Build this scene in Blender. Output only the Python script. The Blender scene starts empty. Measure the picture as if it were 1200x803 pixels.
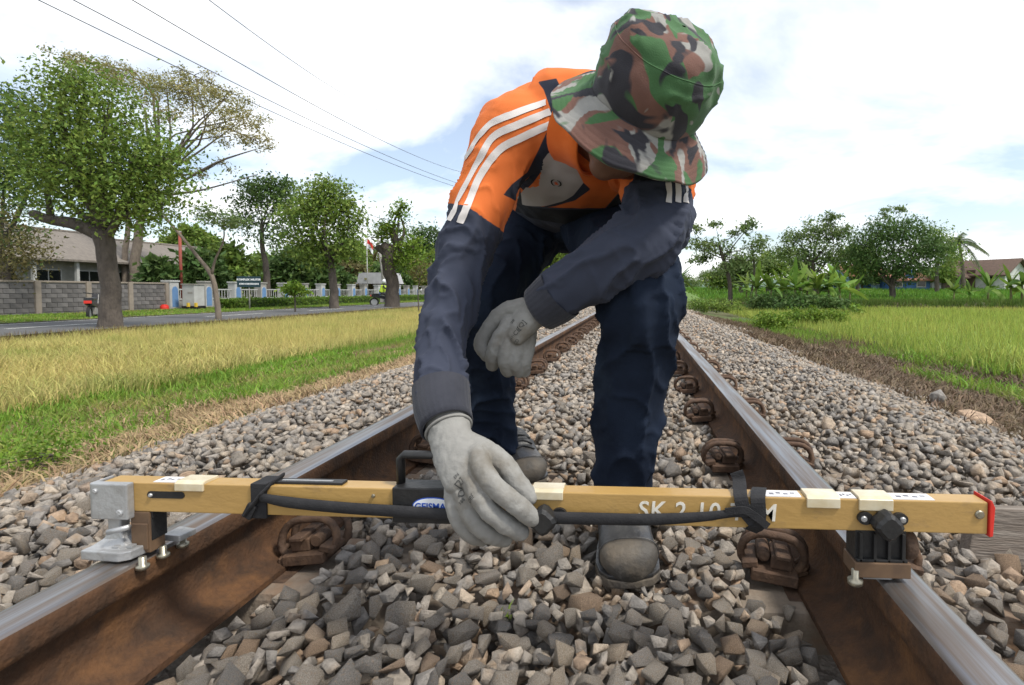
import bpy, bmesh, math, random
import numpy as np
from mathutils import Vector, Matrix
from mathutils.bvhtree import BVHTree

random.seed(7); RNG = np.random.default_rng(11)
R = math.radians
scene = bpy.context.scene
col = scene.collection

# ------------------------------------------------------------------ camera
YAW, PITCH = R(3.5), R(2.25)
CAM = np.array([0.20, 0.0, 0.56])          # sleeper tops are z = 0, rail heads z = 0.16
FPX, PCX, PCY = 620.0, 709.0, 365.0        # focal length and principal point in photo pixels (1200 x 803)
cd = bpy.data.cameras.new('camera'); cam = bpy.data.objects.new('camera', cd); col.objects.link(cam)
cam.location = CAM; cam.rotation_euler = (math.pi/2 - PITCH, 0, YAW)
cd.sensor_width = 36.0; cd.lens = FPX*36/1200
cd.shift_x = -(PCX-600)/1200; cd.shift_y = -(401.5-PCY)/1200
cd.clip_start = 0.02; cd.clip_end = 6000
cd.dof.use_dof = True; cd.dof.focus_distance = 0.95; cd.dof.aperture_fstop = 20.0
scene.camera = cam
scene.render.resolution_x, scene.render.resolution_y = 1024, 685

# ------------------------------------------------------------------ sky, sun, exposure
SUN_EL, SUN_AZ = R(56), R(112)              # azimuth measured from the track direction (+Y) towards +X
w = bpy.data.worlds.new('World'); scene.world = w; w.use_nodes = True
nt = w.node_tree; nt.nodes.clear()
def wn(t, **k):
    n = nt.nodes.new(t)
    for a, b in k.items(): setattr(n, a, b)
    return n
sky = wn('ShaderNodeTexSky', sky_type='NISHITA'); sky.sun_disc = False
sky.sun_elevation = SUN_EL; sky.sun_rotation = SUN_AZ
sky.air_density = 1.0; sky.dust_density = 1.2; sky.ozone_density = 1.3
tc = wn('ShaderNodeTexCoord'); sep = wn('ShaderNodeSeparateXYZ'); nt.links.new(tc.outputs['Generated'], sep.inputs[0])
zz = wn('ShaderNodeMath', operation='MAXIMUM'); nt.links.new(sep.outputs['Z'], zz.inputs[0]); zz.inputs[1].default_value = 0.0
za = wn('ShaderNodeMath', operation='ADD'); nt.links.new(zz.outputs[0], za.inputs[0]); za.inputs[1].default_value = 0.22
dx = wn('ShaderNodeMath', operation='DIVIDE'); nt.links.new(sep.outputs['X'], dx.inputs[0]); nt.links.new(za.outputs[0], dx.inputs[1])
dy = wn('ShaderNodeMath', operation='DIVIDE'); nt.links.new(sep.outputs['Y'], dy.inputs[0]); nt.links.new(za.outputs[0], dy.inputs[1])
cmb = wn('ShaderNodeCombineXYZ'); nt.links.new(dx.outputs[0], cmb.inputs[0]); nt.links.new(dy.outputs[0], cmb.inputs[1]); cmb.inputs[2].default_value = 2.3
nz = wn('ShaderNodeTexNoise'); nz.inputs['Scale'].default_value = 0.85; nz.inputs['Detail'].default_value = 7; nz.inputs['Roughness'].default_value = 0.55; nz.inputs['Distortion'].default_value = 0.35
nt.links.new(cmb.outputs[0], nz.inputs['Vector'])
cr = wn('ShaderNodeValToRGB'); cr.color_ramp.elements[0].position = 0.42; cr.color_ramp.elements[1].position = 0.585
cr.color_ramp.elements[0].color = (0.20, 0.20, 0.20, 1); cr.color_ramp.elements[1].color = (1, 1, 1, 1)
nt.links.new(nz.outputs['Fac'], cr.inputs[0])
bg1 = wn('ShaderNodeBackground'); bg1.inputs['Strength'].default_value = 0.14; nt.links.new(sky.outputs[0], bg1.inputs[0])
bg2 = wn('ShaderNodeBackground'); bg2.inputs['Color'].default_value = (0.97, 0.985, 1.0, 1); bg2.inputs['Strength'].default_value = 1.12
mx = wn('ShaderNodeMixShader'); nt.links.new(cr.outputs[0], mx.inputs[0]); nt.links.new(bg1.outputs[0], mx.inputs[1]); nt.links.new(bg2.outputs[0], mx.inputs[2])
out = wn('ShaderNodeOutputWorld'); nt.links.new(mx.outputs[0], out.inputs[0])
sl = bpy.data.lights.new('sun', 'SUN'); so = bpy.data.objects.new('sun', sl); col.objects.link(so)
sl.energy = 2.9; sl.angle = R(9); sl.color = (1.0, 0.95, 0.86)
sd = Vector((math.cos(SUN_EL)*math.sin(SUN_AZ), math.cos(SUN_EL)*math.cos(SUN_AZ), math.sin(SUN_EL)))
so.rotation_euler = (-sd).to_track_quat('-Z', 'Y').to_euler()
vs = scene.view_settings; vs.view_transform = 'Standard'; vs.look = 'None'; vs.exposure = 0.45; vs.gamma = 1.0; vs.use_curve_mapping = False
scene.render.engine = 'CYCLES'
scene.cycles.use_denoising = True
scene.cycles.max_bounces = 6; scene.cycles.transparent_max_bounces = 6

# ------------------------------------------------------------------ measuring helpers
_fw = np.array([-math.sin(YAW)*math.cos(PITCH), math.cos(YAW)*math.cos(PITCH), -math.sin(PITCH)])
_rt = np.array([math.cos(YAW), math.sin(YAW), 0.0]); _up = np.cross(_rt, _fw)
def at(px, py, Y):
    """point of the photograph's pixel at a chosen distance Y along the track"""
    r = _fw + _rt*(px-PCX)/FPX + _up*(PCY-py)/FPX
    return CAM + r*(Y-CAM[1])/r[1]
def proj(P):
    d = np.asarray(P, float)-CAM; z = d@_fw
    return PCX+FPX*(d@_rt)/z, PCY-FPX*(d@_up)/z, z

# ------------------------------------------------------------------ object helpers
def tag(o, label=None, cat=None, group=None, kind=None):
    if label: o['label'] = label
    if cat: o['category'] = cat
    if group: o['group'] = group
    if kind: o['kind'] = kind
    return o
def thing(name, label, cat, loc=(0, 0, 0), rz=0.0, group=None):
    o = bpy.data.objects.new(name, None); col.objects.link(o)
    o.location = loc; o.rotation_euler = (0, 0, rz); o.empty_display_size = 0.05
    return tag(o, label, cat, group)
def link(name, me, mat=None, parent=None, loc=None, smooth=False):
    o = bpy.data.objects.new(name, me); col.objects.link(o)
    if mat is not None and len(me.materials) == 0:
        for m in (mat if isinstance(mat, (list, tuple)) else [mat]): me.materials.append(m)
    if smooth: me.polygons.foreach_set('use_smooth', np.ones(len(me.polygons), bool))
    if parent is not None: o.parent = parent
    if loc is not None: o.location = loc
    return o
def mesh(name, V, F):
    me = bpy.data.meshes.new(name)
    me.from_pydata([tuple(map(float, v)) for v in V], [], [tuple(map(int, f)) for f in F]); me.update()
    return me
def fast_mesh(name, V, T):
    """big triangle or quad soup: V (n,3), T (m,k)"""
    V = np.asarray(V, np.float32); T = np.asarray(T, np.int32); k = T.shape[1]
    me = bpy.data.meshes.new(name)
    me.vertices.add(len(V)); me.vertices.foreach_set('co', V.ravel())
    me.loops.add(T.size); me.loops.foreach_set('vertex_index', T.ravel())
    me.polygons.add(len(T)); me.polygons.foreach_set('loop_start', np.arange(0, T.size, k, dtype=np.int32))
    me.update(calc_edges=True)
    return me
class MB:
    """collects shapes into one mesh"""
    def __init__(s): s.V = []; s.F = []
    def add(s, V, F):
        n = len(s.V); s.V += [tuple(map(float, v)) for v in V]; s.F += [tuple(i+n for i in f) for f in F]; return s
    def box(s, c, d, rz=0.0, rx=0.0, ry=0.0, taper=1.0):
        M = Matrix.Translation(c) @ Matrix.Rotation(rz, 4, 'Z') @ Matrix.Rotation(rx, 4, 'X') @ Matrix.Rotation(ry, 4, 'Y')
        h = [x/2 for x in d]; V = []
        for z in (-1, 1):
            t = taper if z > 0 else 1.0
            for x, y in ((-1, -1), (1, -1), (1, 1), (-1, 1)): V.append(M @ Vector((x*h[0]*t, y*h[1]*t, z*h[2])))
        return s.add(V, [(3, 2, 1, 0), (4, 5, 6, 7), (0, 1, 5, 4), (1, 2, 6, 5), (2, 3, 7, 6), (3, 0, 4, 7)])
    def tube(s, P, rad, n=10, cap=True, closed=False, ref=None, flat=1.0):
        V, F = tube(P, rad, n, cap, closed, ref, flat); return s.add(V, F)
    def lathe(s, prof, c=(0, 0, 0), axis=(0, 0, 1), n=20):
        a = Vector(axis).normalized(); q = Vector((0, 0, 1)).rotation_difference(a); V = []; F = []
        for r, h in prof:
            for i in range(n):
                t = 2*math.pi*i/n; V.append(Vector(c)+q @ Vector((r*math.cos(t), r*math.sin(t), h)))
        m = len(prof)
        for j in range(m-1):
            for i in range(n):
                k = (i+1) % n; F.append((j*n+i, j*n+k, (j+1)*n+k, (j+1)*n+i))
        F.append(tuple(range(n-1, -1, -1))); F.append(tuple((m-1)*n+i for i in range(n)))
        return s.add(V, F)
    def prism(s, pts, a, b, plane='XZ'):
        """polygon pts in a plane, extruded from a to b along the third axis"""
        n = len(pts)
        f = {'XZ': lambda p, t: (p[0], t, p[1]), 'XY': lambda p, t: (p[0], p[1], t), 'YZ': lambda p, t: (t, p[0], p[1])}[plane]
        V = [f(p, a) for p in pts]+[f(p, b) for p in pts]
        F = [tuple(range(n)), tuple(range(2*n-1, n-1, -1))]+[(i, i+n, (i+1) % n+n, (i+1) % n) for i in range(n)]
        return s.add(V, F)
    def build(s, name, mat=None, parent=None, loc=None, smooth=False, bevel=0.0, seg=2, fix=True):
        me = mesh(name, s.V, s.F)
        if fix or bevel:
            bm = bmesh.new(); bm.from_mesh(me)
            bmesh.ops.recalc_face_normals(bm, faces=bm.faces)
            if bevel:
                es = [e for e in bm.edges if len(e.link_faces) == 2 and e.calc_face_angle(0) > 0.5]
                bmesh.ops.bevel(bm, geom=es, offset=bevel, segments=seg, affect='EDGES', profile=0.6, clamp_overlap=True)
            bm.to_mesh(me); bm.free()
        return link(name, me, mat, parent, loc, smooth)
def tube(P, rad, n=10, cap=True, closed=False, ref=None, flat=1.0):
    P = [np.asarray(p, float) for p in P]; m = len(P)
    if np.isscalar(rad): rad = [rad]*m
    V = []; F = []; prev = None
    for i in range(m):
        if closed: t = P[(i+1) % m]-P[i-1]
        else: t = P[min(i+1, m-1)]-P[max(i-1, 0)]
        t = t/(np.linalg.norm(t)+1e-12)
        if prev is None:
            a = np.array(ref, float) if ref is not None else (np.array([0, 0, 1.0]) if abs(t[2]) < .9 else np.array([1.0, 0, 0]))
        else: a = prev
        a = a-t*(a@t); a /= np.linalg.norm(a)+1e-12; b = np.cross(t, a); prev = a
        ra, rb = (rad[i] if hasattr(rad[i], '__len__') else (rad[i]*flat, rad[i]))
        for k in range(n):
            th = 2*math.pi*k/n; V.append(P[i]+a*math.cos(th)*ra+b*math.sin(th)*rb)
    for i in range(m if closed else m-1):
        j = (i+1) % m
        for k in range(n):
            l = (k+1) % n; F.append((i*n+k, i*n+l, j*n+l, j*n+k))
    if cap and not closed:
        F.append(tuple(range(n-1, -1, -1))); F.append(tuple((m-1)*n+k for k in range(n)))
    return V, F
def spline(P, n):
    """Catmull-Rom resampling of a polyline (any dimension)"""
    P = np.asarray(P, float); Q = np.vstack([2*P[0]-P[1], P, 2*P[-1]-P[-2]]); o = []
    m = len(P)-1
    for i in range(n):
        u = i/(n-1)*m; k = min(int(u), m-1); t = u-k
        a, b, c, d = Q[k], Q[k+1], Q[k+2], Q[k+3]
        o.append(.5*((2*b)+(-a+c)*t+(2*a-5*b+4*c-d)*t*t+(-a+3*b-3*c+d)*t**3))
    return np.array(o)
def _hash(i, j, k, s):
    h = (i*374761393+j*668265263+k*2147483647+s*974711) & 0xFFFFFFFF
    h = ((h ^ (h >> 13))*1274126177) & 0xFFFFFFFF
    return ((h ^ (h >> 16)) & 0xFFFF)/65535.0
def vnoise(P, seed=0):
    """value noise, P (n,3) -> 0..1"""
    P = np.asarray(P, float); I = np.floor(P).astype(np.int64); f = P-I; f = f*f*(3-2*f); o = 0
    for a in (0, 1):
        for b in (0, 1):
            for c in (0, 1):
                wgt = (f[:, 0] if a else 1-f[:, 0])*(f[:, 1] if b else 1-f[:, 1])*(f[:, 2] if c else 1-f[:, 2])
                o = o+wgt*_hash(I[:, 0]+a, I[:, 1]+b, I[:, 2]+c, seed)
    return o
def fbm(P, seed=0, oct=3):
    o = 0; a = .5; t = 0
    for i in range(oct): o = o+a*vnoise(np.asarray(P)*2**i, seed+i); t += a; a *= .5
    return o/t

# ------------------------------------------------------------------ materials
MATS = {}
def pmat(name, c1, c2=None, scale=6.0, rough=0.75, bump=0.0, bscale=60.0, spec=0.35, metal=0.0, rand=0.0, hue=0.0,
         c3=None, scale3=1.5, lo=0.35, hi=0.65, lo3=0.5, hi3=0.65, detail=5.0, rough2=None, stretch=None, coat=0.0, bdist=0.01, sheen=0.0, trans=0.0, alpha=None):
    """colour from noise between c1 and c2 (c3 as larger patches), optional bump and variation from piece to piece"""
    if name in MATS: return MATS[name]
    m = bpy.data.materials.new(name); m.use_nodes = True; t = m.node_tree; N = t.nodes; L = t.links; N.clear()
    o = N.new('ShaderNodeOutputMaterial'); b = N.new('ShaderNodeBsdfPrincipled'); L.new(b.outputs[0], o.inputs[0])
    b.inputs['Roughness'].default_value = rough; b.inputs['Metallic'].default_value = metal; b.inputs['Specular IOR Level'].default_value = spec
    b.inputs['Coat Weight'].default_value = coat
    if sheen: b.inputs['Sheen Weight'].default_value = sheen
    tcn = N.new('ShaderNodeTexCoord'); vec = tcn.outputs['Object']
    if rand or hue:
        gi = N.new('ShaderNodeNewGeometry'); oi = N.new('ShaderNodeObjectInfo')
        ad = N.new('ShaderNodeMath'); ad.operation = 'ADD'; L.new(gi.outputs['Random Per Island'], ad.inputs[0]); L.new(oi.outputs['Random'], ad.inputs[1])
        fr = N.new('ShaderNodeMath'); fr.operation = 'FRACT'; L.new(ad.outputs[0], fr.inputs[0]); rnd = fr.outputs[0]
    if stretch is not None:
        mp = N.new('ShaderNodeMapping'); mp.inputs['Scale'].default_value = stretch; L.new(vec, mp.inputs[0]); vec = mp.outputs[0]
    def rgba(c): return (*c, 1.0)
    src = None
    if c2 is not None:
        n1 = N.new('ShaderNodeTexNoise'); n1.inputs['Scale'].default_value = scale; n1.inputs['Detail'].default_value = detail; n1.inputs['Roughness'].default_value = .6; L.new(vec, n1.inputs['Vector'])
        r1 = N.new('ShaderNodeMapRange'); r1.inputs[1].default_value = lo; r1.inputs[2].default_value = hi; L.new(n1.outputs['Fac'], r1.inputs[0])
        x = N.new('ShaderNodeMix'); x.data_type = 'RGBA'; x.inputs[6].default_value = rgba(c1); x.inputs[7].default_value = rgba(c2); L.new(r1.outputs[0], x.inputs[0]); src = x.outputs[2]
        if rough2 is not None:
            rr = N.new('ShaderNodeMapRange'); rr.inputs[3].default_value = rough; rr.inputs[4].default_value = rough2; L.new(r1.outputs[0], rr.inputs[0]); L.new(rr.outputs[0], b.inputs['Roughness'])
    if c3 is not None:
        n3 = N.new('ShaderNodeTexNoise'); n3.inputs['Scale'].default_value = scale3; n3.inputs['Detail'].default_value = 6; n3.inputs['Roughness'].default_value = .65; L.new(vec, n3.inputs['Vector'])
        r3 = N.new('ShaderNodeMapRange'); r3.inputs[1].default_value = lo3; r3.inputs[2].default_value = hi3; L.new(n3.outputs['Fac'], r3.inputs[0])
        x = N.new('ShaderNodeMix'); x.data_type = 'RGBA'; x.inputs[7].default_value = rgba(c3); L.new(r3.outputs[0], x.inputs[0])
        if src is not None: L.new(src, x.inputs[6])
        else: x.inputs[6].default_value = rgba(c1)
        src = x.outputs[2]
    if rand or hue:
        hs = N.new('ShaderNodeHueSaturation')
        mv = N.new('ShaderNodeMapRange'); mv.inputs[3].default_value = 1-rand; mv.inputs[4].default_value = 1+rand; L.new(rnd, mv.inputs[0]); L.new(mv.outputs[0], hs.inputs['Value'])
        wn_ = N.new('ShaderNodeTexWhiteNoise'); wn_.noise_dimensions = '1D'; L.new(rnd, wn_.inputs['W'])
        mh = N.new('ShaderNodeMapRange'); mh.inputs[3].default_value = .5-hue; mh.inputs[4].default_value = .5+hue; L.new(wn_.outputs['Value'], mh.inputs[0]); L.new(mh.outputs[0], hs.inputs['Hue'])
        if src is not None: L.new(src, hs.inputs['Color'])
        else: hs.inputs['Color'].default_value = rgba(c1)
        src = hs.outputs[0]
    if src is not None: L.new(src, b.inputs['Base Color'])
    else: b.inputs['Base Color'].default_value = rgba(c1)
    if bump:
        nb = N.new('ShaderNodeTexNoise'); nb.inputs['Scale'].default_value = bscale; nb.inputs['Detail'].default_value = 4; L.new(vec, nb.inputs['Vector'])
        bp = N.new('ShaderNodeBump'); bp.inputs['Strength'].default_value = bump; bp.inputs['Distance'].default_value = bdist; L.new(nb.outputs['Fac'], bp.inputs['Height']); L.new(bp.outputs[0], b.inputs['Normal'])
    if trans:
        tl = N.new('ShaderNodeBsdfTranslucent'); mxs = N.new('ShaderNodeMixShader'); mxs.inputs[0].default_value = trans
        if src is not None: L.new(src, tl.inputs['Color'])
        else: tl.inputs['Color'].default_value = rgba(c1)
        L.new(b.outputs[0], mxs.inputs[1]); L.new(tl.outputs[0], mxs.inputs[2]); L.new(mxs.outputs[0], o.inputs[0])
    if alpha is not None: b.inputs['Alpha'].default_value = alpha
    MATS[name] = m
    return m
def text_mesh(name, body, size, mat, parent=None, extrude=0.0005, spacing=1.0, shear=0.0, bold=0.0):
    c = bpy.data.curves.new(name, 'FONT'); c.body = body; c.size = size; c.align_x = 'CENTER'; c.align_y = 'CENTER'
    c.extrude = extrude; c.space_character = spacing; c.shear = shear; c.offset = bold; c.resolution_u = 3
    o = bpy.data.objects.new(name, c); col.objects.link(o)
    dg = bpy.context.evaluated_depsgraph_get(); me = bpy.data.meshes.new_from_object(o.evaluated_get(dg))
    bpy.data.objects.remove(o); me.name = name
    return link(name, me, mat, parent)
# ================================================================== ground, fields, road
def ground_z(x, y):
    x = np.asarray(x, float); y = np.asarray(y, float)
    a = np.abs(x)
    z = np.interp(a, [0, 1.35, 1.6, 2.1, 2.9, 4.2], [-.075, -.075, -.10, -.24, -.40, -.58])
    P = np.stack([x*.9, y*.9, x*0], -1).reshape(-1, 3)
    b = (fbm(P, 5, 3).reshape(a.shape)-.5)
    return z+b*np.interp(a, [1.2, 2.2, 4], [0.0, .10, .08])
xs = np.unique(np.concatenate([np.linspace(-6, 6, 97), np.linspace(-30, 30, 61), np.array([-900, -500, -300, -180, -110, -70, -45, 45, 70, 110, 180, 300, 500, 900])]))
ys = np.unique(np.concatenate([np.linspace(-6, 14, 81), np.linspace(14, 60, 47), np.array([75, 95, 130, 180, 260, 400, 700, 1500]), [-60, -30, -15]]))
gx, gy = np.meshgrid(xs, ys); gz = ground_z(gx, gy)
V = np.stack([gx, gy, gz], -1).reshape(-1, 3); nx = len(xs)
I = np.arange(len(ys)*nx).reshape(len(ys), nx)
F = np.stack([I[:-1, :-1], I[:-1, 1:], I[1:, 1:], I[1:, :-1]], -1).reshape(-1, 4)
M_soil = pmat('soil_grass', (.075, .085, .028), (.11, .095, .05), scale=1.2, c3=(.06, .10, .022), scale3=.25, rough=.95, bump=.6, bscale=30, bdist=.03)
g = link('ground', fast_mesh('ground', V, F), M_soil, smooth=True); tag(g, kind='structure')

def sheet(name, x0, x1, y0, y1, dz, mat, nxs=8, nys=40, edge=0.0, kind='structure', seed=0, parent=None):
    X = np.linspace(x0, x1, nxs); Y = y0+(y1-y0)*np.linspace(0, 1, nys)**1.6
    A, B = np.meshgrid(X, Y)
    if edge:
        n = (fbm(np.stack([B*.7, B*0+seed, B*0], -1).reshape(-1, 3), 31+seed).reshape(A.shape)-.5)*2*edge
        u = (A-x0)/(x1-x0); A = A+n*np.where(u > .5, u, u-1)
    Zz = ground_z(A, B)+dz
    Zz[:, 0] -= .15; Zz[:, -1] -= .15; Zz[0] -= .15; Zz[-1] -= .15
    Vv = np.stack([A, B, Zz], -1).reshape(-1, 3); J = np.arange(nxs*nys).reshape(nys, nxs)
    Ff = np.stack([J[:-1, :-1], J[:-1, 1:], J[1:, 1:], J[1:, :-1]], -1).reshape(-1, 4)
    o = link(name, fast_mesh(name, Vv, Ff), mat, parent, smooth=True)
    if parent is None: tag(o, kind=kind)
    return o
M_bed = pmat('ballast_far', (.33, .29, .25), (.19, .17, .145), scale=22, c3=(.36, .31, .26), scale3=7, rough=.95, bump=1.0, bscale=35, bdist=.03, lo=.42, hi=.58)
ballast = sheet('ballast_bed', -2.05, 2.35, -1.5, 160, .006, M_bed, 24, 120, edge=.25)
M_asph = pmat('asphalt', (.075, .076, .08), (.10, .10, .10), scale=3, rough=.9, bump=.3, bscale=80)
def flat(name, x0, x1, y0, y1, z, mat, parent=None, n=30):
    Y = np.linspace(y0, y1, n); V = []; 
    for y in Y: V += [(x0, y, z), (x1, y, z)]
    F = [(2*i, 2*i+1, 2*i+3, 2*i+2) for i in range(n-1)]
    o = link(name, mesh(name, V, F), mat, parent)
    if parent is None: tag(o, kind='structure')
    return o
road = flat('road', -17.6, -12.9, -10, 260, -.38, M_asph)
M_paint = pmat('road_paint', (.62, .62, .58), (.45, .45, .43), scale=6, rough=.8)
for k in range(22): flat('road_marking', -15.32, -15.18, 6+k*6.0, 9+k*6.0, -.375, M_paint, parent=road, n=2)
flat('road_marking', -17.35, -17.25, -10, 260, -.375, M_paint, parent=road, n=2)
M_verge = pmat('verge_soil', (.085, .12, .03), (.13, .11, .06), scale=1.5, rough=.95, bump=.6, bscale=25, bdist=.03)
flat('verge', -23.4, -17.6, -10, 260, -.36, M_verge)
M_ricebed = pmat('rice_bed', (.36, .29, .10), (.26, .22, .08), scale=1.0, c3=(.13, .15, .035), scale3=.5, rough=1.0, bump=.8, bscale=20, bdist=.05)
sheet('rice_field', -12.7, -5.3, 1.0, 140, .05, M_ricebed, 10, 60, edge=.25, seed=3)
M_paddy = pmat('paddy_bed', (.12, .20, .03), (.16, .21, .04), scale=.6, c3=(.24, .24, .06), scale3=.12, rough=1.0, bump=.8, bscale=12, bdist=.05, lo3=.55, hi3=.68)
sheet('paddy_field', 4.8, 60, 2, 60, .03, M_paddy, 30, 60, edge=.3, seed=8)
M_paddy2 = pmat('paddy_bed_far', (.085, .16, .028), (.12, .19, .035), scale=.3, rough=1.0)
V = []; F = []
for x in np.linspace(5, 150, 24):
    for y, z in ((33.2, -.75), (34.2, -.22), (44, .10), (54, .48), (64, .82), (90, .95), (150, .9), (260, -.8)): V.append((x, y, (z+.05*math.sin(x*.4+y)) if x > 5 else -.85))
for i in range(23):
    for k in range(7): F.append((8*i+k, 8*i+8+k, 8*i+9+k, 8*i+1+k))
tag(link('far_paddy', mesh('far_paddy', V, F), M_paddy2, smooth=True), kind='structure')
# low earth bund across the paddies with its dark bank
b = MB(); P = [(5.2, 33.5), (8, 33), (12, 32.4), (20, 31.5), (30, 31), (48, 30.4)]
q = spline(P, 40); V = []; F = []
for i, (x, y) in enumerate(q):
    h = .30+.10*math.sin(i*1.7)
    V += [(x, y-1.0, -.62), (x, y-.55, -.62+h+.12), (x, y+.6, -.62+h+.16), (x, y+1.3, -.62)]
for i in range(39):
    for k in range(3): F.append((4*i+k, 4*i+4+k, 4*i+5+k, 4*i+1+k))
b.add(V, F); tag(b.build('earth_bund', pmat('bank_soil', (.05, .06, .022), (.09, .075, .04), scale=2, rough=1, bump=.8, bscale=14, bdist=.05), smooth=True), kind='structure')
# far hills
def hills(name, y, x0, x1, h, seed, mat):
    X = np.linspace(x0, x1, 60); V = []; F = []
    for i, x in enumerate(X):
        t = (i/59)*math.pi
        z = h*(.35+.9*fbm(np.array([[x/ (abs(x1-x0)/7), seed, 0]]), seed)[0])*math.sin(t)**.5
        V += [(x, y, -2), (x, y+10, z*.6), (x, y+60, z), (x, y+200, -2)]
    for i in range(59):
        for k in range(3): F.append((4*i+k, 4*i+4+k, 4*i+5+k, 4*i+1+k))
    tag(link(name, mesh(name, V, F), mat, smooth=True), kind='structure')
M_hill = pmat('hill_wood', (.09, .14, .10), (.12, .17, .13), scale=.03, rough=1)
hills('far_hills', 420, -60, 190, 14, 4, M_hill)

# ================================================================== track
M_rust = pmat('rail_rust', (.082, .041, .021), (.042, .025, .016), scale=22, c3=(.155, .074, .030), scale3=9.0, lo3=.50, hi3=.72, rough=.85, bump=.35, bscale=140, spec=.25)
M_steel = pmat('rail_running_steel', (.29, .295, .305), (.20, .15, .115), scale=11, rough=.32, rough2=.48, metal=.85, stretch=(5, .12, 1), lo=.40, hi=.60, bump=.05, bscale=60)
GC = .5335+.035
prof = [(-.070, .0), (.070, .0), (.070, .011), (.022, .026), (.0095, .045), (.008, .075), (.0095, .105), (.0335, .120), (.035, .128), (.035, .148), (.0325, .1545), (.027, .158), (.014, .1597), (0, .160)]
prof = prof+[(-x, z) for x, z in prof[::-1][1:-2]]
def rail(label, x):
    n = len(prof); ysr = np.concatenate([np.linspace(-1.5, 12, 28), np.linspace(16, 170, 14)])
    V = [(px, y, pz) for y in ysr for px, pz in prof]; F = []; mi = []
    for i in range(len(ysr)-1):
        for k in range(n):
            l = (k+1) % n; F.append((i*n+k, i*n+l, (i+1)*n+l, (i+1)*n+k)); mi.append(1 if min(prof[k][1], prof[l][1]) > .1535 else 0)
    me = mesh('rail', V, F); me.materials.append(M_rust); me.materials.append(M_steel)
    me.polygons.foreach_set('material_index', mi)
    sm = [not (max(prof[f % n][1], prof[(f+1) % n][1]) < .02) for f in range(len(F))]
    me.polygons.foreach_set('use_smooth', sm)
    bm = bmesh.new(); bm.from_mesh(me); bmesh.ops.recalc_face_normals(bm, faces=bm.faces); bm.to_mesh(me); bm.free()
    o = link('rail', me, loc=(x, 0, 0)); tag(o, label, 'rail', 'rails of the track')
rail('rusty steel rail carrying the gauge\'s silver foot, along the dry rice field', -GC)
rail('rusty steel rail carrying the gauge\'s black slide block, beside the green paddies', GC)

M_conc = pmat('sleeper_concrete', (.24, .20, .16), (.165, .135, .105), scale=12, c3=(.19, .12, .075), scale3=5, rough=.9, bump=.4, bscale=70)
M_clip = pmat('clip_rust', (.095, .056, .036), (.055, .036, .026), scale=30, c3=(.15, .09, .055), scale3=12, rough=.8, bump=.3, bscale=120, spec=.3)
def stadium(w, h, n=9):
    """closed oval in (x, z) with round ends, width w, height h"""
    r = h/2; o = []
    for k in range(n): a = -math.pi/2+math.pi*k/(n-1); o.append((w/2-r+r*math.cos(a), r*math.sin(a)))
    for k in range(n): a = math.pi/2+math.pi*k/(n-1); o.append((-w/2+r+r*math.cos(a), r*math.sin(a)))
    return o
def clip_meshes():
    m = MB()
    for yo, zo, xo, s in ((-.017, 0.0, 0, 1.0), (.017, .004, .006, 1.0)):
        m.tube([(x*s+xo, yo+.006*math.sin(z*40), z*s*(.86 if z < 0 else 1)+zo) for x, z in stadium(.118, .082)], .0078, 9, closed=True, ref=(0, 1, 0))
    m.tube([(-.055, -.017, -.012), (-.062, 0, -.014), (-.050, .017, -.010)], .0075, 8)
    a = m.build('spring', M_clip, smooth=True)
    m = MB()
    m.box((.0, .0, -.028), (.085, .09, .022)).box((-.012, 0, -.004), (.040, .060, .026)).box((-.012, 0, .012), (.028, .085, .010))
    m.lathe([(.013, 0), (.013, .052), (.009, .055)], (.022, -.030, .002), (0, 1, 0), 12).box((.046, 0, -.014), (.030, .075, .014), ry=.25)
    m.box((-.045, -.015, -.030), (.03, .05, .016), rz=.3)
    c = m.build('shoulder', M_clip, bevel=.003, seg=1)
    m = MB().box((0, 0, 0), (.185, .16, .008)); p = m.build('rail_pad', M_clip, bevel=.002, seg=1)
    return a, c, p
proto = clip_meshes()
slp = MB()
hw = .125
slp.prism([(-hw-.015, -.18), (hw+.015, -.18), (hw-.01, 0), (-hw+.01, 0)], -.95, .95, 'YZ')
sl_me = slp.build('body', M_conc, bevel=.012, seg=2); sl_data = sl_me.data; bpy.data.objects.remove(sl_me)
spring_d, shoulder_d, pad_d = [p.data for p in proto]
for p in proto: bpy.data.objects.remove(p)
ORD = ['nearest', 'second', 'third', 'fourth', 'fifth', 'sixth', 'seventh', 'eighth', 'ninth', 'tenth', 'eleventh', 'twelfth', 'thirteenth', 'fourteenth', 'fifteenth', 'sixteenth', 'seventeenth', 'eighteenth', 'nineteenth', 'twentieth']
SLEEPERS = [1.035+.61*k for k in range(20)]
for k, y in enumerate(SLEEPERS):
    lb = 'concrete sleeper buried in ballast just beyond the gauge, nearest of the row' if k == 0 else f'concrete sleeper with rusty rail clips, {ORD[k]} along the track from the gauge'
    t = thing('sleeper', lb, 'sleeper', (0, y, 0), 0, 'sleepers of the track')
    link('body', sl_data, parent=t, loc=(0, 0, -.002-.0001*k))
    for s in (-1, 1):
        link('rail_pad', pad_d, parent=t, loc=(s*GC, 0, -.0035))
        for q in (-1, 1):
            c = link('rail_clip', spring_d, parent=t, loc=(s*GC+q*.103, random.uniform(-.012, .012), .052))
            c.rotation_euler = (random.uniform(-.08, .08), random.uniform(-.12, .12), (0 if q*1 > 0 else math.pi)+random.uniform(-.18, .18))
            link('shoulder', shoulder_d, parent=c)
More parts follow.
